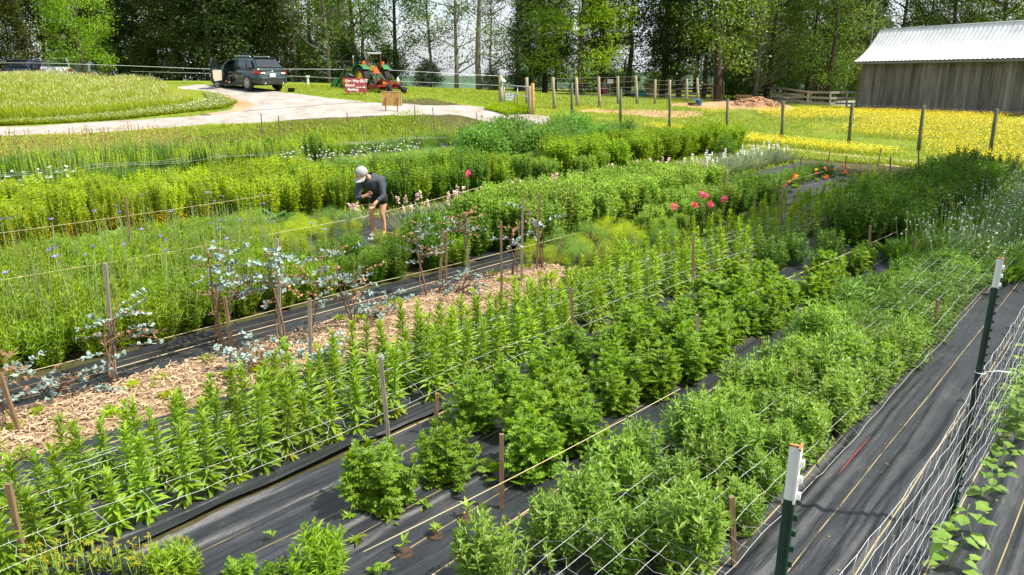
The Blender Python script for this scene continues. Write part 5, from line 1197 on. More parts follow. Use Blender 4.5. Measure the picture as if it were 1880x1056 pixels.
mb = MB(); mb.box((-.5,0,.72),(1.5,.5,.45)); mb.box((.9,0,.55),(1.9,.42,.28)); mb.tube([(-.75,-.75,.7),(-.75,.75,.7)], .12, 8); mb.tube([(1.25,-.7,.48),(1.25,.7,.48)], .07, 8); mb.build('chassis', M_grn, tr)
for sy in (1,-1):
    th = np.linspace(R(25), R(140), 12); mb = MB(); secs = []
    for a in th:
        c_ = np.array([-.75+.82*math.cos(a), 0, .70+.82*math.sin(a)]); nn = np.array([math.cos(a),0,math.sin(a)]); secs.append([c_+[0,sy*.52,0], c_+[0,sy*1.02,0], c_+nn*.03+[0,sy*1.02,0], c_+nn*.03+[0,sy*.52,0]])
    mb.loft(secs, 0, False); mb.build('fender', M_grn, tr)
    mb = MB(); mb.bar((-1.05,sy*.48,1.2),(-1.12,sy*.48,2.2),.09,.07); mb.build('roll_bar_post', mat('maroon_post', (.10,.02,.02), .6), tr)
    mb = MB(); mb.box((-.98,sy*.72,1.62),(.1,.16,.2)); mb.build('warning_lamp', M_org, tr)
    mb = MB(); mb.bar((.45,sy*.52,1.35),(.45,sy*.52,.6),.12,.1); mb.bar((.45,sy*.52,1.35),(1.5,sy*.52,1.32),.09,.13); mb.bar((1.5,sy*.52,1.32),(2.45,sy*.52,.5),.09,.12); mb.tube([(.55,sy*.52,.8),(1.55,sy*.52,1.12)], .035, 6, 1); mb.build('loader_arm', [M_grn, M_chrome], tr)
mb = MB(); mb.bar((-1.12,-.52,2.22),(-1.12,.52,2.22),.08,.08); mb.build('roll_bar_top', mat('grey_bar', (.4,.42,.43), .5), tr)
secs = []
for y in (-.88,.88): secs.append(np.array([(2.4,y,.1),(3.0,y,.12),(3.02,y,.16),(2.5,y,.18),(2.45,y,.62),(2.38,y,.62)]))
mb = MB(); mb.loft(secs, 0, False)
for y in (-.88,.88): mb.loft([np.array([(2.4,y+d,.1),(3.0,y+d,.12),(2.5,y+d,.62),(2.38,y+d,.62)]) for d in (-.015,.015)], 0, False)
mb.build('loader_bucket', M_grn, tr)
mb = MB(); mb.tube([(.75,.36,1.3),(.75,.36,1.95),(.72,.38,2.1)], .035, 8); mb.build('exhaust_stack', M_chrome, tr)
mb = MB(); mb.box((-.62,0,1.12),(.4,.42,.1)); mb.box((-.84,0,1.32),(.08,.4,.34)); mb.build('seat', mat('worn_seat', (.25,.17,.03), .6), tr)
mb = MB(); a = np.linspace(0,6.28,16); mb.tube(np.stack([-.15+.1*np.sin(a), .2*np.cos(a), 1.62+.17*np.sin(a)],1), .018, 6); mb.tube([(-.15,0,1.6),(.1,0,1.35)], .025, 6); mb.build('steering_wheel', M_blk, tr)
V = np.array([(-1.34,-.26,.98),(-1.34,.26,.98),(-1.3,0,1.44)]); mb = MB(); mb.raw(np.concatenate([V, V+[.03,0,0]]), [(0,2,1),(3,4,5),(0,1,4,3),(1,2,5,4),(2,0,3,5)]); mb.build('slow_vehicle_triangle', M_org, tr)
mb = MB(); mb.box((-1.2,0,.8),(.3,.5,.4)); 
for sy in (1,-1): mb.tube([(-1.2,sy*.35,1.0),(-1.75,sy*.4,.45)], .035, 6); mb.tube([(-1.1,sy*.3,.6),(-1.75,sy*.42,.42)], .035, 6)
mb.tube([(-1.2,0,1.05),(-1.9,0,.75)], .035, 6); mb.build('three_point_hitch', mat('hitch_metal', (.08,.12,.07), .5, metal=.4), tr)
mw = MB(); mw.box((-2.25,.1,.24),(1.2,1.6,.1)); mw.box((-2.25,-.72,.17),(1.2,.04,.2)); mw.box((-2.25,.92,.17),(1.2,.04,.2)); mw.box((-1.64,.1,.2),(.04,1.6,.16))
for sy in (-.35,.45): mw.bar((-1.75,sy,.35),(-1.72,0.05+sy*.2,.62),.05,.05)
mw.bar((-1.72,0,.62),(-3.0,.1,.45),.05,.05); mwo = mw.build('rotary_mower', M_mow, tr)
mb = MB(); mb.lathe([(.001,0),(.13,0),(.11,.16),(.001,.17)], 12, c=(-2.3,.1,.29)); mb.build('gearbox', M_yl, mwo)
for y in (-.35,.5): mb = MB(); mb.lathe([(.001,-.05),(.16,-.05),(.16,.05),(.001,.05)], 16, axis='y', c=(-3.25,y,.16)); mb.build('tail_wheel', M_tyre, mwo)
mb = MB(); mb.bar((-3.05,-.4,.4),(-3.05,.6,.4),.08,.08); mb.bar((-3.05,-.35,.4),(-3.25,-.35,.22),.06,.06); mb.bar((-3.05,.5,.4),(-3.25,.5,.22),.06,.06); mb.build('tail_frame', M_mow, mwo)
# mower beside the tractor with a white jug and greenery on it
p = at_depth(728,167,40); p[2] = g1(p[0], p[1]); r = thing('small_cart', 'low red cart on black wheels beside the mower', 'cart', p, R(10))
mb = MB(); mb.box((0,0,.28),(.62,.5,.08)); mb.box((.1,.0,.42),(.34,.3,.2)); mb.build('deck', M_mow, r)
for x in (-.38,.4):
    for y in (-.28,.28): mb = MB(); mb.lathe([(.001,-.05),(.17,-.05),(.17,.05),(.001,.05)], 14, axis='y', c=(x,y,.17)); mb.build('wheel', M_tyre, r)
mb = MB(); mb.bar((-.5,0,.25),(.62,0,.25),.07,.07); mb.build('axle_beam', M_blk, r)
mb = MB(); mb.lathe([(.001,0),(.075,.01),(.08,.2),(.03,.28),(.028,.32),(.001,.32)], 14); tag(mb.build('jug', M_wht, None, p+np.array([.1,-.02,.52])), 'white plastic jug standing on the small red cart', 'jug')
b_ = mk_bush(.16, .5, 14, 14, .08, G_lily, DI2, 'potted_seedling', 'plant'); b_.location = p+np.array([-.1,-.02,.32]); b_['label'] = 'leafy green sapling on the small red cart'; del b_['group']
# ================================================================== people (skin-modifier bodies)
M_skin = mat('skin', (.62,.33,.21), .55, spec=.3, var=.06, scale=10)
def skin_mesh(name, joints, edges, rootv, m, parent, sub=2):
    me = bpy.data.meshes.new(name); names = list(joints); ix = {n: i for i, n in enumerate(names)}
    me.from_pydata([joints[n][0] for n in names], [(ix[a], ix[b]) for a, b in edges], []); me.update()
    o = bpy.data.objects.new(name, me); C.objects.link(o); md = o.modifiers.new('s', 'SKIN'); md.use_smooth_shade = True
    for n in names:
        v = me.skin_vertices[0].data[ix[n]]; rr = joints[n][1]; v.radius = (rr, rr) if np.ndim(rr) == 0 else rr; v.use_root = (n == rootv)
    sm = o.modifiers.new('u', 'SUBSURF'); sm.levels = sub; sm.render_levels = sub
    bpy.context.view_layer.update(); dg = bpy.context.evaluated_depsgraph_get(); m2 = bpy.data.meshes.new_from_object(o.evaluated_get(dg)); bpy.data.objects.remove(o)
    m2.materials.clear(); m2.materials.append(m); m2.polygons.foreach_set('use_smooth', np.ones(len(m2.polygons), bool))
    ob = bpy.data.objects.new(name, m2); C.objects.link(ob)
    if parent: ob.parent = parent
    return ob
def fingers(J, Eg, pre, wrist, palm_dir, side, curl, s=1.0):
    "adds palm, five unequal fingers and a thumb to a skeleton"
    w = np.array(wrist); d = np.array(palm_dir, float); d /= np.linalg.norm(d); sd = np.array(side, float); sd -= d*(sd@d); sd /= np.linalg.norm(sd); nn = np.cross(d, sd)*curl
    J[pre+'palm'] = (w+d*.05*s, (.034*s,.018*s)); Eg.append((pre+'wrist', pre+'palm'))
    for i, (off, L) in enumerate(((-.028,.068),(-.010,.078),(.010,.072),(.027,.056))):
        b = w+d*.085*s+sd*off*s; J[f'{pre}f{i}a'] = (b, .0095*s); Eg.append((pre+'palm', f'{pre}f{i}a'))
        m_ = b+d*L*.5*s+nn*.014*s; J[f'{pre}f{i}b'] = (m_, .0085*s); e_ = m_+d*L*.4*s+nn*.03*s; J[f'{pre}f{i}c'] = (e_, .0075*s); Eg += [(f'{pre}f{i}a', f'{pre}f{i}b'), (f'{pre}f{i}b', f'{pre}f{i}c')]
    b = w+d*.03*s-sd*.03*s; J[pre+'t0'] = (b+d*.02*s-sd*.018*s, .011*s); J[pre+'t1'] = (b+d*.05*s-sd*.032*s+nn*.01*s, .009*s); Eg += [(pre+'palm', pre+'t0'), (pre+'t0', pre+'t1')]
def head_parts(o, c, f, up, s, skin, hairm, parent):
    "face features on a head centred at c, looking along f"
    f = np.array(f, float); f /= np.linalg.norm(f); up = np.array(up, float); up -= f*(up@f); up /= np.linalg.norm(up); sd = np.cross(up, f)
    rot = np.stack([sd, f, up], 1); return rot
# ---- stooping gardener
p0, k0 = gp(694,436)
per = thing('person', 'person in a grey cap, dark grey shirt and black shorts stooping among the plants', 'person', p0)
Z = np.array
SHL, ELL, WRL = Z((.15,-.26,1.07)), Z((.20,-.34,.81)), Z((.08,-.44,.72))
SHR, ELR, WRR = Z((-.21,-.33,1.04)), Z((-.25,-.42,.78)), Z((-.09,-.50,.84))
HD = Z((-.12,-.48,1.21))
J = {'pelvis':(Z((.06,0,.84)),.06),'belly':(Z((.045,-.11,.98)),.06),'chest':(Z((-.01,-.25,1.09)),.07),'neckb':(Z((-.05,-.34,1.14)),.058),'neck':(Z((-.08,-.40,1.165)),.052),'headb':(HD+[.02,.03,-.02],.082),'head':(HD+[-.02,-.02,.01],.092),'face':(HD+[-.035,-.07,-.045],.062),'chin':(HD+[-.03,-.085,-.085],.04),
 'shl':(SHL,.04),'ell':(ELL,.043),'lwrist':(WRL,.028),'shr':(SHR,.04),'elr':(ELR,.043),'rwrist':(WRR,.028),
 'hl':(Z((.15,0,.80)),.06),'tl':(Z((.13,-.03,.60)),.074),'kl':(Z((.10,-.07,.44)),.05),'cl':(Z((.115,-.01,.30)),.05),'al':(Z((.12,.02,.09)),.036),'fl':(Z((.10,-.12,.035)),.04),
 'hr':(Z((-.03,.02,.80)),.06),'tr':(Z((-.07,0,.60)),.074),'kr':(Z((-.10,-.03,.44)),.05),'cr':(Z((-.085,.03,.30)),.05),'ar':(Z((-.08,.07,.09)),.036),'fr':(Z((-.11,-.07,.035)),.04)}
Eg = [('pelvis','belly'),('belly','chest'),('chest','neckb'),('neckb','neck'),('neck','headb'),('headb','head'),('head','face'),('face','chin'),('chest','shl'),('shl','ell'),('ell','lwrist'),('chest','shr'),('shr','elr'),('elr','rwrist'),
 ('pelvis','hl'),('hl','tl'),('tl','kl'),('kl','cl'),('cl','al'),('al','fl'),('pelvis','hr'),('hr','tr'),('tr','kr'),('kr','cr'),('cr','ar'),('ar','fr')]
fingers(J, Eg, 'l', WRL, (-.5,-.25,-.8), (.6,-.6,-.2), 1); fingers(J, Eg, 'r', WRR, (.75,-.1,.45), (-.4,0,.9), 1)
skin_mesh('body', J, Eg, 'pelvis', M_skin, per)
M_shirt = mat('dark_grey_knit', (.045,.055,.07), .85, var=.2, scale=14, bump=.3, bscale=25); M_short = mat('black_cloth', (.008,.008,.011), .8)
g_ = 1.16
JS = {'belly0':(J['pelvis'][0]+[.0,-.01,.03],(.19,.168)),'belly':(J['belly'][0]+[0,.01,-.01],(.19,.17)),'chest':(J['chest'][0],(.185,.155)),'neckb':(J['neckb'][0]+[0,0.02,0],.098),'shl':(SHL,.082),'ml':(SHL*.5+ELL*.5,.066),'ell':(ELL,.056),'fl':(ELL*.45+WRL*.55,.046),'wl':(ELL*.12+WRL*.88,.04),'shr':(SHR,.082),'mr':(SHR*.5+ELR*.5,.066),'elr':(ELR,.056),'wr':(ELR*.2+WRR*.8,.042)}
skin_mesh('shirt', JS, [('belly0','belly'),('belly','chest'),('chest','neckb'),('chest','shl'),('shl','ml'),('ml','ell'),('ell','fl'),('fl','wl'),('chest','shr'),('shr','mr'),('mr','elr'),('elr','wr')], 'chest', M_shirt, per)
JB = {'w':(J['pelvis'][0]+[-.005,-.02,.05],(.15,.125)),'p':(J['pelvis'][0],(.176,.15)),'hl':(J['hl'][0],.13),'tl':(J['tl'][0]+[0,0,-.02],.112),'hr':(J['hr'][0],.13),'tr':(J['tr'][0]+[0,0,-.02],.112)}
skin_mesh('shorts', JB, [('w','p'),('p','hl'),('hl','tl'),('p','hr'),('hr','tr')], 'p', M_short, per)
# cap: crown and brim tilted with the head
fwd = Z((-.35,-.75,-.55)); fwd = fwd/np.linalg.norm(fwd); upv = Z((-.25,-.35,.9)); upv = upv-fwd*(upv@fwd); upv /= np.linalg.norm(upv); sdv = np.cross(fwd, upv); RT = np.stack([sdv, fwd, upv], 1)
M_cap = mat('grey_cap', (.30,.30,.30), .85, var=.08, scale=12)
mb = MB(); mb.lathe([(.108,-.005),(.113,.03),(.108,.075),(.085,.115),(.045,.138),(.001,.145)], 22, rot=RT, c=HD+upv*.005); n = 12; a = np.linspace(R(20), R(160), n)
top = [(.108*math.cos(x), .108*math.sin(x)+.0, .0) for x in a]; out = [(.115*math.cos(x), .10+.105*math.sin(x), -.012-.012*abs(math.cos(x))) for x in a]
V = Z([RT@Z(q_)+HD+upv*.005 for q_ in top+out]); V2 = V-upv*.007
mb.raw(np.concatenate([V, V2]), [(i,i+1,n+i+1,n+i) for i in range(n-1)]+[(2*n+i+1,2*n+i,3*n+i,3*n+i+1) for i in range(n-1)]+[(n+i,n+i+1,3*n+i+1,3*n+i) for i in range(n-1)]); cap = mb.build('cap', M_cap, per)
mb = MB(); mb.box(HD+upv*.06+fwd*.112, (.075,.008,.04), 0, RT); mb.build('cap_patch', mat('orange_patch', (.55,.2,.04), .7), cap)
hair = mat('brown_hair', (.09,.05,.03), .6)
mb = MB(); mb.lathe([(.001,-.075),(.06,-.07),(.096,-.03),(.102,.02),(.09,.05)], 18, rot=RT, c=HD-fwd*.012); mb.build('hair', hair, per)
eye = mat('dark_eye', (.02,.015,.012), .3); fc = HD+Z([-.045,-.11,-.045])
mb = MB()
for sg in (1,-1): mb.lathe([(.001,-.008),(.009,-.004),(.009,.004),(.001,.008)], 8, c=HD+fwd*.098+sdv*.03*sg-upv*.012)
mb.build('eyes', eye, per)
mb = MB(); mb.loft([Z([HD+fwd*(.10+dy)-upv*dz+sdv*.012*w_*math.cos(t_)+upv*.012*w_*math.sin(t_) for t_ in np.linspace(0,5.5,8)]) for w_, dy, dz in ((.5,.0,.02),(.9,.012,.045),(.8,.004,.056))]); mb.build('nose', M_skin, per)
mb = MB(); mb.box(HD+fwd*.088-upv*.082, (.042,.012,.011), 0, RT); mb.build('mouth', mat('lips', (.5,.2,.16), .5), per)
mb = MB()
for sg in (1,-1): mb.lathe([(.001,-.012),(.02,-.01),(.026,.0),(.02,.01),(.001,.012)], 10, rot=np.stack([upv, fwd, sdv], 1), c=HD+sdv*.092*sg-upv*.025-fwd*.005)
mb.build('ears', M_skin, per)
M_shoe = mat('grey_shoe', (.2,.2,.2), .7)
for nme in ('l', 'r'):
    a_ = J['a'+nme][0]; f_ = J['f'+nme][0]; skin_mesh('shoe', {'h':(a_*[1,1,0]+[0,.03,.05],.05),'m':((a_+f_)/2*[1,1,0]+[0,0,.045],.048),'t':(f_+[-.005,-.06,.005],.042)}, [('h','m'),('m','t')], 'm', M_shoe, per)
# ---- small figures
def small_person(name_label, loc, rz, joints, edges, clothes, s=1.0, hair_c=(.3,.18,.08), headc=None):
    r = thing('person', name_label, 'person', loc, rz); r.scale = (s,)*3
    skin_mesh('body', joints, edges, 'pelvis', M_skin, r, 1)
    for nm, jj, ee, rt, m in clothes: skin_mesh(nm, jj, ee, rt, m, r, 1)
    h = np.array(headc); mb = MB(); mb.lathe([(.001,.108),(.06,.1),(.098,.05),(.104,0),(.09,-.06),(.05,-.09),(.001,-.1)], 14, c=h+[-.02,0,.015]); mb.build('hair', mat('hair_'+name_label[:5].strip(), hair_c, .6), r)
    mb = MB()
    for sg in (1,-1): mb.lathe([(.001,-.008),(.01,-.003),(.01,.004),(.001,.008)], 8, c=h+[.088,.032*sg,.0])
    mb.build('eyes', eye, r); return r
sj = {'pelvis':(Z((0,0,.42)),(.15,.12)),'chest':(Z((-.1,0,.78)),(.15,.11)),'neck':(Z((-.08,0,.98)),.055),'headb':(Z((-.05,0,1.08)),.08),'head':(Z((-.03,0,1.14)),.09),'shl':(Z((-.08,.19,.86)),.06),'ell':(Z((.02,.27,.6)),.045),'lwrist':(Z((.22,.38,.52)),.03),'shr':(Z((-.08,-.19,.86)),.06),'elr':(Z((.1,-.25,.62)),.045),'rwrist':(Z((.34,-.18,.64)),.03),
 'hl':(Z((.06,.1,.42)),.1),'kl':(Z((.42,.26,.44)),.07),'al':(Z((.44,.46,.08)),.045),'fl':(Z((.54,.5,.04)),.04),'hr':(Z((.06,-.1,.42)),.1),'kr':(Z((.5,-.1,.46)),.07),'ar':(Z((.6,-.1,.12)),.045),'fr':(Z((.72,-.1,.1)),.04)}
se = [('pelvis','chest'),('chest','neck'),('neck','headb'),('headb','head'),('chest','shl'),('shl','ell'),('ell','lwrist'),('chest','shr'),('shr','elr'),('elr','rwrist'),('pelvis','hl'),('hl','kl'),('kl','al'),('al','fl'),('pelvis','hr'),('hr','kr'),('kr','ar'),('ar','fr')]
fingers(sj, se, 'l', sj['lwrist'][0], (.7,.4,-.5), (.3,-.8,.2), 1); fingers(sj, se, 'r', sj['rwrist'][0], (1,.1,.1), (0,-1,.2), 1)
M_rsh = mat('red_shirt', (.42,.02,.025), .8); M_jean = mat('dark_jeans', (.02,.025,.04), .85)
cl = [('shirt', {'b':(Z((0,0,.5)),(.165,.135)),'c':(Z((-.1,0,.78)),(.172,.13)),'n':(Z((-.09,0,.92)),.08),'sl':(Z((-.08,.19,.86)),.08),'el':(Z((0,.25,.66)),.065),'sr':(Z((-.08,-.19,.86)),.08),'er':(Z((.06,-.23,.68)),.065)}, [('b','c'),('c','n'),('c','sl'),('sl','el'),('c','sr'),('sr','er')], 'c', M_rsh),
      ('trousers', {'p':(Z((0,0,.43)),(.16,.13)),'hl':(sj['hl'][0],.115),'kl':(sj['kl'][0],.085),'al':(sj['al'][0],.06),'hr':(sj['hr'][0],.115),'kr':(sj['kr'][0],.085),'ar':(sj['ar'][0],.06)}, [('p','hl'),('hl','kl'),('kl','al'),('p','hr'),('hr','kr'),('kr','ar')], 'p', M_jean)]
M4 = Matrix.Rotation(R(142), 4, 'Z'); lp = Vector(suv.location)+M4@Vector((.18,.46,.33))
small_person('person in a red shirt sitting sideways in the open car door', lp, R(142+58), sj, se, cl, .92, (.25,.1,.04), (-.03,0,1.16))
stj = {'pelvis':(Z((0,0,.56)),(.11,.09)),'chest':(Z((.02,0,.8)),(.11,.085)),'neck':(Z((.02,0,.93)),.045),'headb':(Z((.02,0,1.0)),.08),'head':(Z((.02,0,1.07)),.09),'shl':(Z((0,.13,.86)),.045),'ell':(Z((.08,.17,.68)),.035),'lwrist':(Z((.22,.14,.62)),.024),'shr':(Z((0,-.13,.86)),.045),'elr':(Z((.06,-.2,.68)),.035),'rwrist':(Z((.16,-.28,.6)),.024),
 'hl':(Z((0,.07,.54)),.07),'kl':(Z((.04,.1,.3)),.05),'al':(Z((-.04,.1,.06)),.035),'fl':(Z((.06,.11,.03)),.03),'hr':(Z((0,-.07,.54)),.07),'kr':(Z((.1,-.1,.3)),.05),'ar':(Z((.1,-.1,.06)),.035),'fr':(Z((.2,-.11,.03)),.03)}
fe = list(se[:18]); fingers(stj, fe, 'l', stj['lwrist'][0], (.8,-.1,-.5), (0,1,0), 1, .7); fingers(stj, fe, 'r', stj['rwrist'][0], (.6,-.5,-.5), (.3,.8,0), 1, .7)
M_pink = mat('pink_cloth', (.7,.06,.22), .8); M_bluec = mat('blue_top', (.15,.35,.5), .8)
cl2 = [('top', {'b':(Z((0,0,.62)),(.12,.1)),'c':(Z((.02,0,.8)),(.125,.1)),'n':(Z((.02,0,.9)),.06),'sl':(Z((0,.13,.86)),.058),'el':(Z((.06,.16,.74)),.048),'sr':(Z((0,-.13,.86)),.058),'er':(Z((.05,-.18,.74)),.048)}, [('b','c'),('c','n'),('c','sl'),('sl','el'),('c','sr'),('sr','er')], 'c', M_bluec),
       ('trousers', {'p':(Z((0,0,.56)),(.13,.105)),'hl':(stj['hl'][0],.085),'kl':(stj['kl'][0],.07),'al':(stj['al'][0]+[0,0,.04],.06),'hr':(stj['hr'][0],.085),'kr':(stj['kr'][0],.07),'ar':(stj['ar'][0]+[0,0,.04],.06)}, [('p','hl'),('hl','kl'),('kl','al'),('p','hr'),('hr','kr'),('kr','ar')], 'p', M_pink)]
p_, k_ = gp(1109,176)
small_person('child in a blue top and pink trousers near the far fence', p_, R(-60), stj, fe, cl2, 1.0, (.4,.25,.1), (.02,0,1.08))
# ================================================================== trees
M_trunk = mat('tree_bark', (.075,.056,.042), .95, spec=.1, var=.4, scale=5, stretch=(1,1,.25), bump=.8, bscale=12)
M_trunk2 = mat('pale_bark', (.17,.15,.125), .95, spec=.1, var=.35, scale=4, stretch=(1,1,.3), bump=.6, bscale=12)
T_cedar = leafmat('cedar_spray', (.024,.056,.014), (.064,.098,.022), trans=.2, rough=.7, spec=.15, objvar=.3)
T_ced2 = leafmat('olive_cedar_spray', (.042,.072,.012), (.09,.105,.018), trans=.2, rough=.7, spec=.15, objvar=.3)
T_maple = leafmat('maple_leaf', (.14,.28,.012), (.25,.37,.03), trans=.45, objvar=.15)
T_oak = leafmat('hardwood_leaf', (.06,.13,.014), (.14,.225,.03), trans=.35, objvar=.25)
T_light = leafmat('light_hardwood_leaf', (.09,.165,.03), (.17,.25,.055), trans=.4, objvar=.2)
T_vine = leafmat('understorey_leaf', (.04,.10,.012), (.10,.18,.025), trans=.35, objvar=.3)
def mk_tree(h, crad, cb, ncl, per, L, M, prof, trunkr=.22, limbs=10, bark=None, lean=0, nm='tree', sig=.5, T=DI2, gap=0, seed=0, bare=0, fork=False):
    """trunk and limbs, and a crown of small leaf sprays gathered in clumps; prof(u) = crown radius along the crown height"""
    q = np.random.default_rng(seed+500); r = thing(nm, 'x', 'tree', (0,0,-50)); mt = MB()
    zs = np.linspace(0, 1, 10); wob = np.cumsum(q.normal(size=(10,2))*.02*h/10*2.2, 0)
    tr = np.stack([lean*zs*h+wob[:,0], wob[:,1], zs*h*.96], 1); tr[0] = [0,0,-.15]
    mt.tube(tr, .75*trunkr*np.r_[1.25, np.linspace(1,.12,9)], 8)
    Cc = []
    for i in range(ncl):
        u = q.uniform(0,1)**.85; z = cb+(h-cb)*u; rad = crad*prof(u); a = q.uniform(0,6.28); rr = rad*q.uniform(.15,1)**.55
        if gap and math.sin(a*3+z*1.1+seed) > 1-gap: continue
        cx, cy = np.interp(z/h/.96, zs, tr[:,0]), np.interp(z/h/.96, zs, tr[:,1]); Cc.append((cx+rr*math.cos(a), cy+rr*math.sin(a), z+q.normal()*.25))
    Cc = np.array(Cc); pick = q.permutation(len(Cc))[:limbs]
    for i in pick:
        c = Cc[i]; zb = max(cb*.55, c[2]-np.hypot(c[0], c[1])*q.uniform(.3,.9)-.4); zb = min(zb, h*.9); b = np.array([np.interp(zb/h/.96, zs, tr[:,k]) for k in range(3)])
        m_ = b*.45+c*.55+[0,0,-.12*np.linalg.norm(c-b)]+q.normal(size=3)*.12; rr = trunkr*q.uniform(.22,.42)*(1-zb/h*.5); mt.tube([b, b*.7+m_*.3+q.normal(size=3)*.06, m_, c*.9+b*.1, c], [rr, rr*.8, rr*.55, rr*.3, .012], 6)
    for i in range(bare):
        zb = q.uniform(cb*.6, h*.9); a = q.uniform(0,6.28); Lb = q.uniform(.8,2.4); b = np.array([np.interp(zb/h/.96, zs, tr[:,k]) for k in range(3)]); d = np.array([math.cos(a),math.sin(a),q.uniform(-.1,.8)]); w_ = np.linspace(0,1,5)[:,None]
        br = b+d*Lb*w_+np.cumsum(q.normal(size=(5,3))*.1,0); mt.tube(br, np.linspace(.035,.008,5), 5)
        for j in range(3): e = br[2+j%3]+q.normal(size=3)*.6; mt.tube([br[1+j], (br[1+j]+e)/2+q.normal(size=3)*.06, e], [.015,.01,.005], 4)
    mt.build('trunk', bark or M_trunk, r)
    p = (Cc[:,None]+q.normal(size=(len(Cc),per,3))*np.array([sig,sig,sig*.6])).reshape(-1,3); out = p-np.stack([0*p[:,0],0*p[:,0],p[:,2]-.3],1)
    D = out/(np.linalg.norm(out,axis=1)[:,None]+.01)+q.normal(size=p.shape)*.7
    p[:,2] = np.maximum(p[:,2], .05)
    m = MB(); m.many(*T, frames(D, q.uniform(-.9,.9,len(p))), p, L*q.uniform(.6,1.25,len(p))); m.build('crown', M, r); return r
cone = lambda u: (1-u)**.75*.95+.1
oval = lambda u: math.sin(max(.03,min(.97,u*.9+.1))*PI)**.6
lowov = lambda u: math.sin(max(.08,min(.97,u*.75+.25))*PI)**.6
TK = {
 'cedar': [mk_tree(13, 2.7, .4, 260, 96, 0.228, T_cedar, cone, .24, 8, sig=.42, seed=i, nm='cedar_tree', T=DI2) for i in (1,2)],
 'olive': [mk_tree(12.5, 2.7, .5, 240, 92, 0.228, T_ced2, cone, .24, 8, sig=.45, seed=i, nm='cedar_tree', T=DI2) for i in (3,4)],
 'maple': [mk_tree(9.0, 2.9, .8, 170, 83, 0.228, T_maple, lowov, .2, 10, sig=.42, gap=.25, seed=i, nm='maple_tree', T=LN2) for i in (5,6)],
 'oak': [mk_tree(15, 3.6, 2.0, 230, 70, 0.228, T_oak, oval, .3, 20, sig=.5, gap=.4, seed=i, nm='hardwood_tree', bare=6) for i in (7,8,9)],
 'light': [mk_tree(14, 3.4, 1.6, 150, 51, 0.213, T_light, oval, .2, 24, sig=.5, gap=.5, seed=i, nm='hardwood_tree', bark=M_trunk2, bare=22) for i in (10,11)],
 'tall': [mk_tree(17, 2.0, 5.5, 70, 44, 0.213, T_light, oval, .26, 10, sig=.5, gap=.4, seed=i, nm='hardwood_tree', bark=M_trunk2, bare=12) for i in (12,13)],
 'pine': [mk_tree(16, 3.0, 1.6, 210, 83, 0.228, T_cedar, oval, .27, 16, sig=.5, gap=.45, seed=i, nm='pine_tree', bare=8) for i in (14,15)],
 'under': [mk_tree(3.4, 1.9, .1, 120, 80, 0.167, T_vine, lowov, .06, 10, sig=.35, seed=i, nm='understorey_shrub') for i in (16,17)],
 'twig': [mk_tree(9, 2.6, 1.0, 40, 32, 0.152, T_light, oval, .12, 10, sig=.4, seed=i, nm='bare_tree', bark=M_trunk2, bare=60) for i in (18,)],
 'snag': [mk_tree(11, 1.6, 5, 8, 16, 0.152, T_oak, oval, .2, 4, sig=.3, seed=19, nm='dead_tree', bark=M_trunk2, bare=9)],
}
usedT = set()
def tree(px, k, kind, sc, label, py=None, hs=1.0, rz=None, group=None):
    u = (px-940)/F; kk = k; y = None
    # camera depth k on the ground below that pixel column
    yy = kk; 
    for _ in range(8):
        x = u*kk; z = g1(x, yy); yy = (kk+(z-H)*SP)/CP
    var = TK[kind]; i = int(abs(px*7+k*13)) % len(var)
    for j in range(len(var)):
        if (kind, (i+j) % len(var)) not in usedT: i = (i+j) % len(var); break
    r = var[i]; rz = U(0,6.28) if rz is None else rz; loc = (x, yy, g1(x, yy)-.05); s_ = (sc, sc, sc*hs)
    if (kind, i) not in usedT: usedT.add((kind, i)); r.location = loc; r.rotation_euler = (0,0,rz); r.scale = s_; r['label'] = label; o = r
    else: o = dup(r, loc, rz, s_, label)
    if group: o['group'] = group
    elif 'group' in o: del o['group']
    return o
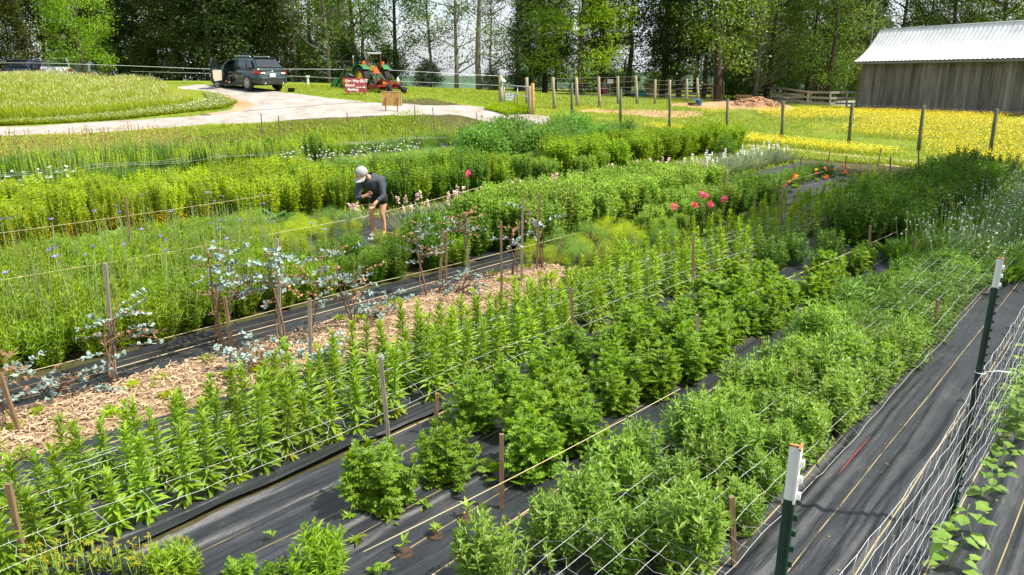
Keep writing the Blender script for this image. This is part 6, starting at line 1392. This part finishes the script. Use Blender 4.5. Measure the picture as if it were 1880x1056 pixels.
TR = [(-45,50,'cedar',.9,'dark cedar at the far left edge of the photo'),(28,52,'olive',.58,'olive cedar rising behind the left-hand meadow, just right of the edge'),(95,56,'olive',.95,'olive-green cedar left of the bright yellow-green maple'),
 (160,48,'maple',.72,'bright yellow-green maple standing before the dark cedars on the left',None,1.35),(225,55,'cedar',1.0,'dark cedar right behind the bright left maple'),(262,58,'light',.75,'grey twiggy hardwood between dark cedars left of the car'),
 (330,54,'olive',1.05,'olive cedar above the right end of the meadow'),(385,52,'cedar',1.05,'dark cedar behind the front of the dark green car'),(440,54,'cedar',1.0,'dark cedar behind the dark green car roof'),(500,55,'olive',.7,'small olive cedar right behind the car tail'),
 (545,55,'light',.85,'pale twiggy hardwood right of the dark green car'),(605,54,'light',.9,'pale leafy hardwood left of the tractor'),(575,60,'oak',.85,'dark hardwood in the gap left of the tractor'),
 (660,56,'oak',.9,'dense hardwood above the front of the tractor'),(725,57,'oak',.8,'dense dark hardwood above the tractor mower'),(790,57,'light',.8,'hardwood right of the tractor with a leaning trunk'),(838,54,'light',1.0,'thin-leaved hardwood with a dark trunk left of the pale tall trunk'),
 (880,54,'tall',1.05,'tall pale straight trunk against the open sky gap'),(902,56,'twig',1.0,'slender bare tree beside the tall pale trunk'),(950,57,'oak',.85,'dark round-crowned hardwood left of the bright central maple'),(1000,60,'pine',1.0,'dark pine directly behind the bright central maple'),
 (1065,53,'maple',1.28,'large bright yellow-green maple in the middle of the tree line'),(1105,58,'pine',.95,'dark pine right of the bright central maple'),(1152,57,'pine',1.0,'tall dark pine above the white post sign'),(1215,58,'pine',1.05,'dark pine above the teal tarp'),
 (1246,57,'pine',.95,'dark pine right of the teal tarp'),(1290,59,'pine',.9,'dark pine above the pale raw planks'),(1318,54,'oak',1.15,'massive spreading hardwood left of the dirt mound'),(1386,57,'light',1.0,'light-leaved hardwood with twin trunks above the dirt mound'),(1405,60,'oak',.9,'dark hardwood behind the grey plank fence'),
 (1455,62,'light',1.0,'leaning hardwood above the pale slatted pen'),(1480,58,'oak',.75,'dark hardwood above the right end of the pale pen'),(1518,55,'oak',.85,'hardwood with a broken pale limb left of the barn'),(1560,66,'cedar',.9,'dark cedar in the shade just left of the barn'),(1583,58,'snag',1.05,'dead grey tree beside the barn roof'),
 (1530,62,'olive',.75,'olive cedar beyond the lane by the barn'),(1640,70,'oak',1.0,'dark hardwood rising over the left end of the barn roof'),(1730,68,'oak',1.05,'dark hardwood over the middle of the barn roof'),(1820,66,'oak',1.1,'dark hardwood over the right part of the barn roof'),(1905,62,'light',1.0,'olive hardwood at the right edge above the barn roof'),(1690,78,'cedar',1.25,'dark cedar far behind the barn'),(1780,80,'cedar',1.25,'dark cedar farthest behind the barn'),(1880,76,'cedar',1.25,'dark cedar behind the right end of the barn')]
for t_ in TR: tree(*t_)
UN = [(195,53,'leafy shrub right of the bright left maple',.9),(268,54,'leafy shrub under the grey twiggy tree',.8),(568,56,'shrub behind the short white post',.8),(640,57,'shrub behind the loader bucket',.85),(715,57,'shrub behind the mower',.8),(785,58,'low shrub under the leaning hardwood',.6),(905,60,'low light shrub left of the gate',.5),(960,62,'low shrub behind the gate',.5),(1065,62,'low shrub behind the far fence left of the child',.5),(1118,63,'low bright shrub behind the child in pink',.65),(1150,64,'low bright shrub left of the teal tarp',.65),(1205,66,'low bright shrub behind the teal tarp',.6),(1355,62,'shrub beneath the massive hardwood',.8),(1425,64,'shrub above the grey plank fence',.8),(1500,60,'bright shrub above the pale pen',1.05),(1545,64,'dark shrub near the barn corner',.8)]
for px, k, lab, sc_ in UN: tree(px, k, 'under', sc_, lab)
for i, (px, k, kd) in enumerate([(140,64,'cedar'),(200,66,'cedar'),(290,66,'cedar'),(360,64,'cedar'),(415,66,'olive'),(470,64,'cedar'),(530,68,'cedar'),(610,67,'cedar'),(668,68,'oak'),(975,68,'cedar'),(1020,70,'cedar'),(1090,68,'cedar'),(1225,72,'cedar'),(1275,72,'pine'),(1330,72,'cedar'),(1375,70,'cedar'),(1430,74,'cedar'),(1480,74,'cedar'),(1535,78,'cedar'),(1590,80,'cedar')]):
    tree(px, k, kd, U(.8,1.05)*(1.0 if px < 560 or px > 1300 else .9), 'dark tree of the second row, filling the gaps of the tree line', group='second row of the tree line')
# two shade trees standing off to the right of the garden
for (x, y, s_, i) in ((11.7,11.4,.80,0),(15.2,15.3,.85,1),(18.0,19.5,.85,2)):
    o = dup(TK['oak'][i], (x, y, g1(x, y)-.05), U(0,6.28), s_, ('shade tree just outside the right edge of the photo, nearest','shade tree outside the right edge, middle one','shade tree outside the right edge, farthest')[i])
for kd, var in TK.items():
    for i, r in enumerate(var):
        if (kd, i) not in usedT:
            for c in list(r.children): bpy.data.objects.remove(c)
            bpy.data.objects.remove(r)

# ================================================================== grass, meadow and buttercups (uncountable)
def inpoly(x, y, poly):
    ins = np.zeros(len(x), bool); n = len(poly)
    for i in range(n):
        x1, y1 = poly[i]; x2, y2 = poly[(i+1) % n]; c = ((y1 > y) != (y2 > y)) & (x < (x2-x1)*(y-y1)/(y2-y1+1e-12)+x1); ins ^= c
    return ins
def scatter(poly_px, n, world=False):
    P = np.array(poly_px if world else [gp(*q)[0][:2] for q in poly_px]); lo, hi = P.min(0), P.max(0); out = []
    tot = 0
    while tot < n:
        x = U(lo[0], hi[0], n*2); y = U(lo[1], hi[1], n*2); k = inpoly(x, y, P); out.append(np.stack([x[k], y[k]], 1)); tot += k.sum()
        if k.sum() == 0: break
    q = np.concatenate(out)[:n]; return q[:,0], q[:,1]
def blades(name, poly, n, L, w, M, label, el=(1.0,1.5), per=1, world=False, cat='grass', T=None, cond=None, heads_=None, lv=.35):
    x, y = scatter(poly, n, world)
    if cond is not None: k = cond(x, y); x, y = x[k], y[k]
    n = len(x); z = gz(x, y); a = U(0,6.28,n); f = 1+lv*nz2(x*.35, y*.35, 61)
    mb = MB(); Lv = L*f.clip(.3,2)*U(.6,1.2,n); mb.many(*(T or BLW), frames(dirs(a, U(*el, n)), U(-.4,.4,n)), np.stack([x,y,z],1), np.stack([Lv, np.full(n, w), Lv], 1))
    return tag(mb.build(name, M), label, cat, kind='stuff')
BLW = (np.array([(0,-.5,0),(0,.5,0),(.55,.4,-.1),(.55,-.4,-.1),(1,0,-.35)]), [(0,1,2,3),(3,2,4)])
G_mead = leafmat('meadow_blade', (.19,.30,.012), (.32,.39,.04), trans=.4, objvar=0)
G_seed = leafmat('meadow_seed_head', (.36,.38,.12), (.48,.48,.20), trans=.3, objvar=0)
G_turf = leafmat('turf_blade', (.15,.24,.012), (.27,.32,.035), trans=.35, objvar=0)
hill = np.array([gp(*q)[0][:2] for q in ((-150,222),(0,222),(120,217),(230,209),(320,199),(366,184))]+[(-17.2,38.0),(-19.2,41.5),(-23,45.5),(-30,45.5),(-42,42)])
blades('meadow_grass', hill, 46000, .56, .022, G_mead, 'tall sunlit meadow grass on the rise at the left', world=True, el=(1.1,1.5))
x, y = scatter(hill, 15000, True); z = gz(x, y); f = 1+.35*nz2(x*.35, y*.35, 61); n = len(x)
mb = MB(); mb.many(*DI, frames(dirs(U(0,6.28,n), U(.8,1.4,n))), np.stack([x,y,z+.47*f*U(.75,1.15,n)],1), np.stack([U(.12,.22,n), U(.05,.1,n), U(.1,.1,n)],1)); tag(mb.build('meadow_seed_heads', G_seed), 'pale seed heads over the tall meadow', 'grass', kind='stuff')
clv = [(-60,232),(120,226),(230,219),(340,207),(410,200),(436,190),(405,176),(372,172),(385,185),(330,198),(200,214),(60,224)]
blades('clover_bank', clv, 16000, .24, .03, G_turf, 'short clover and grass bank between the meadow and the gravel road', el=(.5,1.4))
x, y = scatter(clv, 1500); n = len(x); mb = MB(); mb.many(*RO, frames(dirs(U(0,6.28,n), U(-.3,.3,n))), np.stack([x,y,gz(x,y)+U(.12,.24,n)],1), U(.03,.06,n)); tag(mb.build('clover_blossom', W_ht), 'tiny white clover blossoms on the bank beside the gravel road', 'clover', kind='stuff')
blades('far_lawn', [(500,160),(560,156),(700,160),(920,168),(1180,180),(1320,184),(1250,200),(1040,203),(930,200),(860,191),(700,188),(610,180),(540,170)], 26000, .13, .03, G_turf, 'mown sunlit lawn between the gravel and the trees', el=(.5,1.4))
blades('verge_grass', [(-200,266),(0,252),(200,245),(350,234),(500,225),(700,216),(860,216),(950,226),(960,245),(840,262),(640,268),(400,282),(200,290),(0,300),(-200,310)], 26000, .16, .025, G_turf, 'mown verge between the gravel road and the farthest flower row', el=(.5,1.4))
blades('gate_grass', [(905,196),(975,200),(980,210),(930,212),(890,203)], 3500, .45, .035, G_grass, 'rank grass around the foot of the gate', el=(.8,1.4))
pad = [(960,232),(975,205),(1060,203),(1180,196),(1340,196),(1480,203),(1575,204),(1880,218),(2050,230),(2050,330),(1880,318),(1700,302),(1560,288),(1400,272),(1280,262),(1150,248)]
def nodirt(x, y): return nz2(x*.5, y*.5, 91) > -.55
blades('paddock_grass', pad, 40000, .16, .028, G_turf, 'short paddock grass beyond the wire fence', el=(.5,1.4), cond=nodirt)
blades('near_lawn', [(1270,262),(1400,273),(1560,290),(1700,304),(1960,334),(1960,380),(1800,330),(1640,304),(1560,300),(1440,290),(1330,280)], 16000, .13, .022, G_turf, 'mown grass between the wire fence and the garden beds', el=(.5,1.4))
G_butt = leafmat('buttercup', (.74,.58,.02), (.82,.70,.05), trans=.3, objvar=0)
def butter(poly, n, thr, seed_, name, label):
    x, y = scatter(poly, n); k = nz2(x*.45, y*.45, seed_)+U(-.35,.35,len(x)) > thr; x, y = x[k], y[k]; n = len(x); z = gz(x, y); h = U(.12,.32,n)
    mb = MB(); mb.many(*RO, frames(dirs(U(0,6.28,n), U(-.4,.4,n))), np.stack([x,y,z+h],1), U(.03,.055,n), 0); kk = rng.permutation(n)[:n//3]; mb.many(*BLW, frames(dirs(U(0,6.28,len(kk)), U(1.2,1.5,len(kk)))), np.stack([x[kk],y[kk],z[kk]],1), np.stack([h[kk], np.full(len(kk), .02), h[kk]],1), 1)
    tag(mb.build(name, [G_butt, G_turf]), label, 'buttercups', kind='stuff')
butter([(1380,205),(1480,201),(1575,204),(1880,218),(2000,226),(2000,320),(1880,310),(1700,290),(1690,262),(1560,250),(1470,236),(1400,220)], 40000, -.55, 31, 'buttercups', 'sheet of yellow buttercups in front of the barn')
butter([(1035,216),(1130,222),(1240,238),(1400,256),(1560,272),(1700,290),(1700,299),(1560,285),(1400,268),(1240,252),(1120,240),(1040,226)], 11000, -.5, 33, 'buttercups', 'narrow band of yellow buttercups along the wire fence')
butter([(1050,203),(1180,196),(1360,196),(1420,206),(1300,214),(1180,218),(1060,214)], 5000, .1, 35, 'buttercups', 'scattered yellow buttercups around the bare dirt')
# weeds and low leaves covering the soil between the far rows
def bedst(s0, s1, t0, t1): return [S2(s0,t0), S2(s1,t0), S2(s1,t1), S2(s0,t1)]
blades('bed_weeds', bedst(-5, 26, -22.5, -9.3), 26000, .2, .03, G_grass, 'low weeds between the flower rows', world=True, el=(.3,1.3), cond=lambda x, y: ((ST(x,y)[1] > -18.0) | (ST(x,y)[1] < -19.6)) & ((ST(x,y)[1] < -11.9) | (ST(x,y)[0] > 12)))
blades('bed_weeds', bedst(-6, 24, -27.5, -24.5), 12000, .25, .03, G_grass, 'low weeds in the farthest flower row', world=True, el=(.3,1.3))
# yellow-budded weeds in the bottom left corner
x, y = scatter([(60,1085),(260,1075),(290,1062),(420,1062),(150,1040),(40,1050)], 90); n = len(x)
mb = MB(); z = gz(x, y); h = U(.12,.26,n)
for i in range(n): mb.tube([(x[i],y[i],z[i]),(x[i]+U(-.02,.02),y[i]+U(-.02,.02),z[i]+h[i])], .0025, 4)
mb.many(*DI, frames(sph(n*9)), np.repeat(np.stack([x,y,z+h],1),9,0), U(.012,.026,n*9), 1); mb.many(*LN2, frames(dirs(U(0,6.28,n*3),U(.2,1,n*3))), np.repeat(np.stack([x,y,z],1),3,0)+np.stack([0*U(0,1,n*3),0*U(0,1,n*3),U(0,.14,n*3)],1), U(.04,.07,n*3), 2)
tag(mb.build('budded_weeds', [G_stem, leafmat('yellow_bud', (.40,.38,.02), (.55,.46,.03)), G_grass]), 'thin yellow-budded weeds in the bottom left corner', 'weeds', kind='stuff')
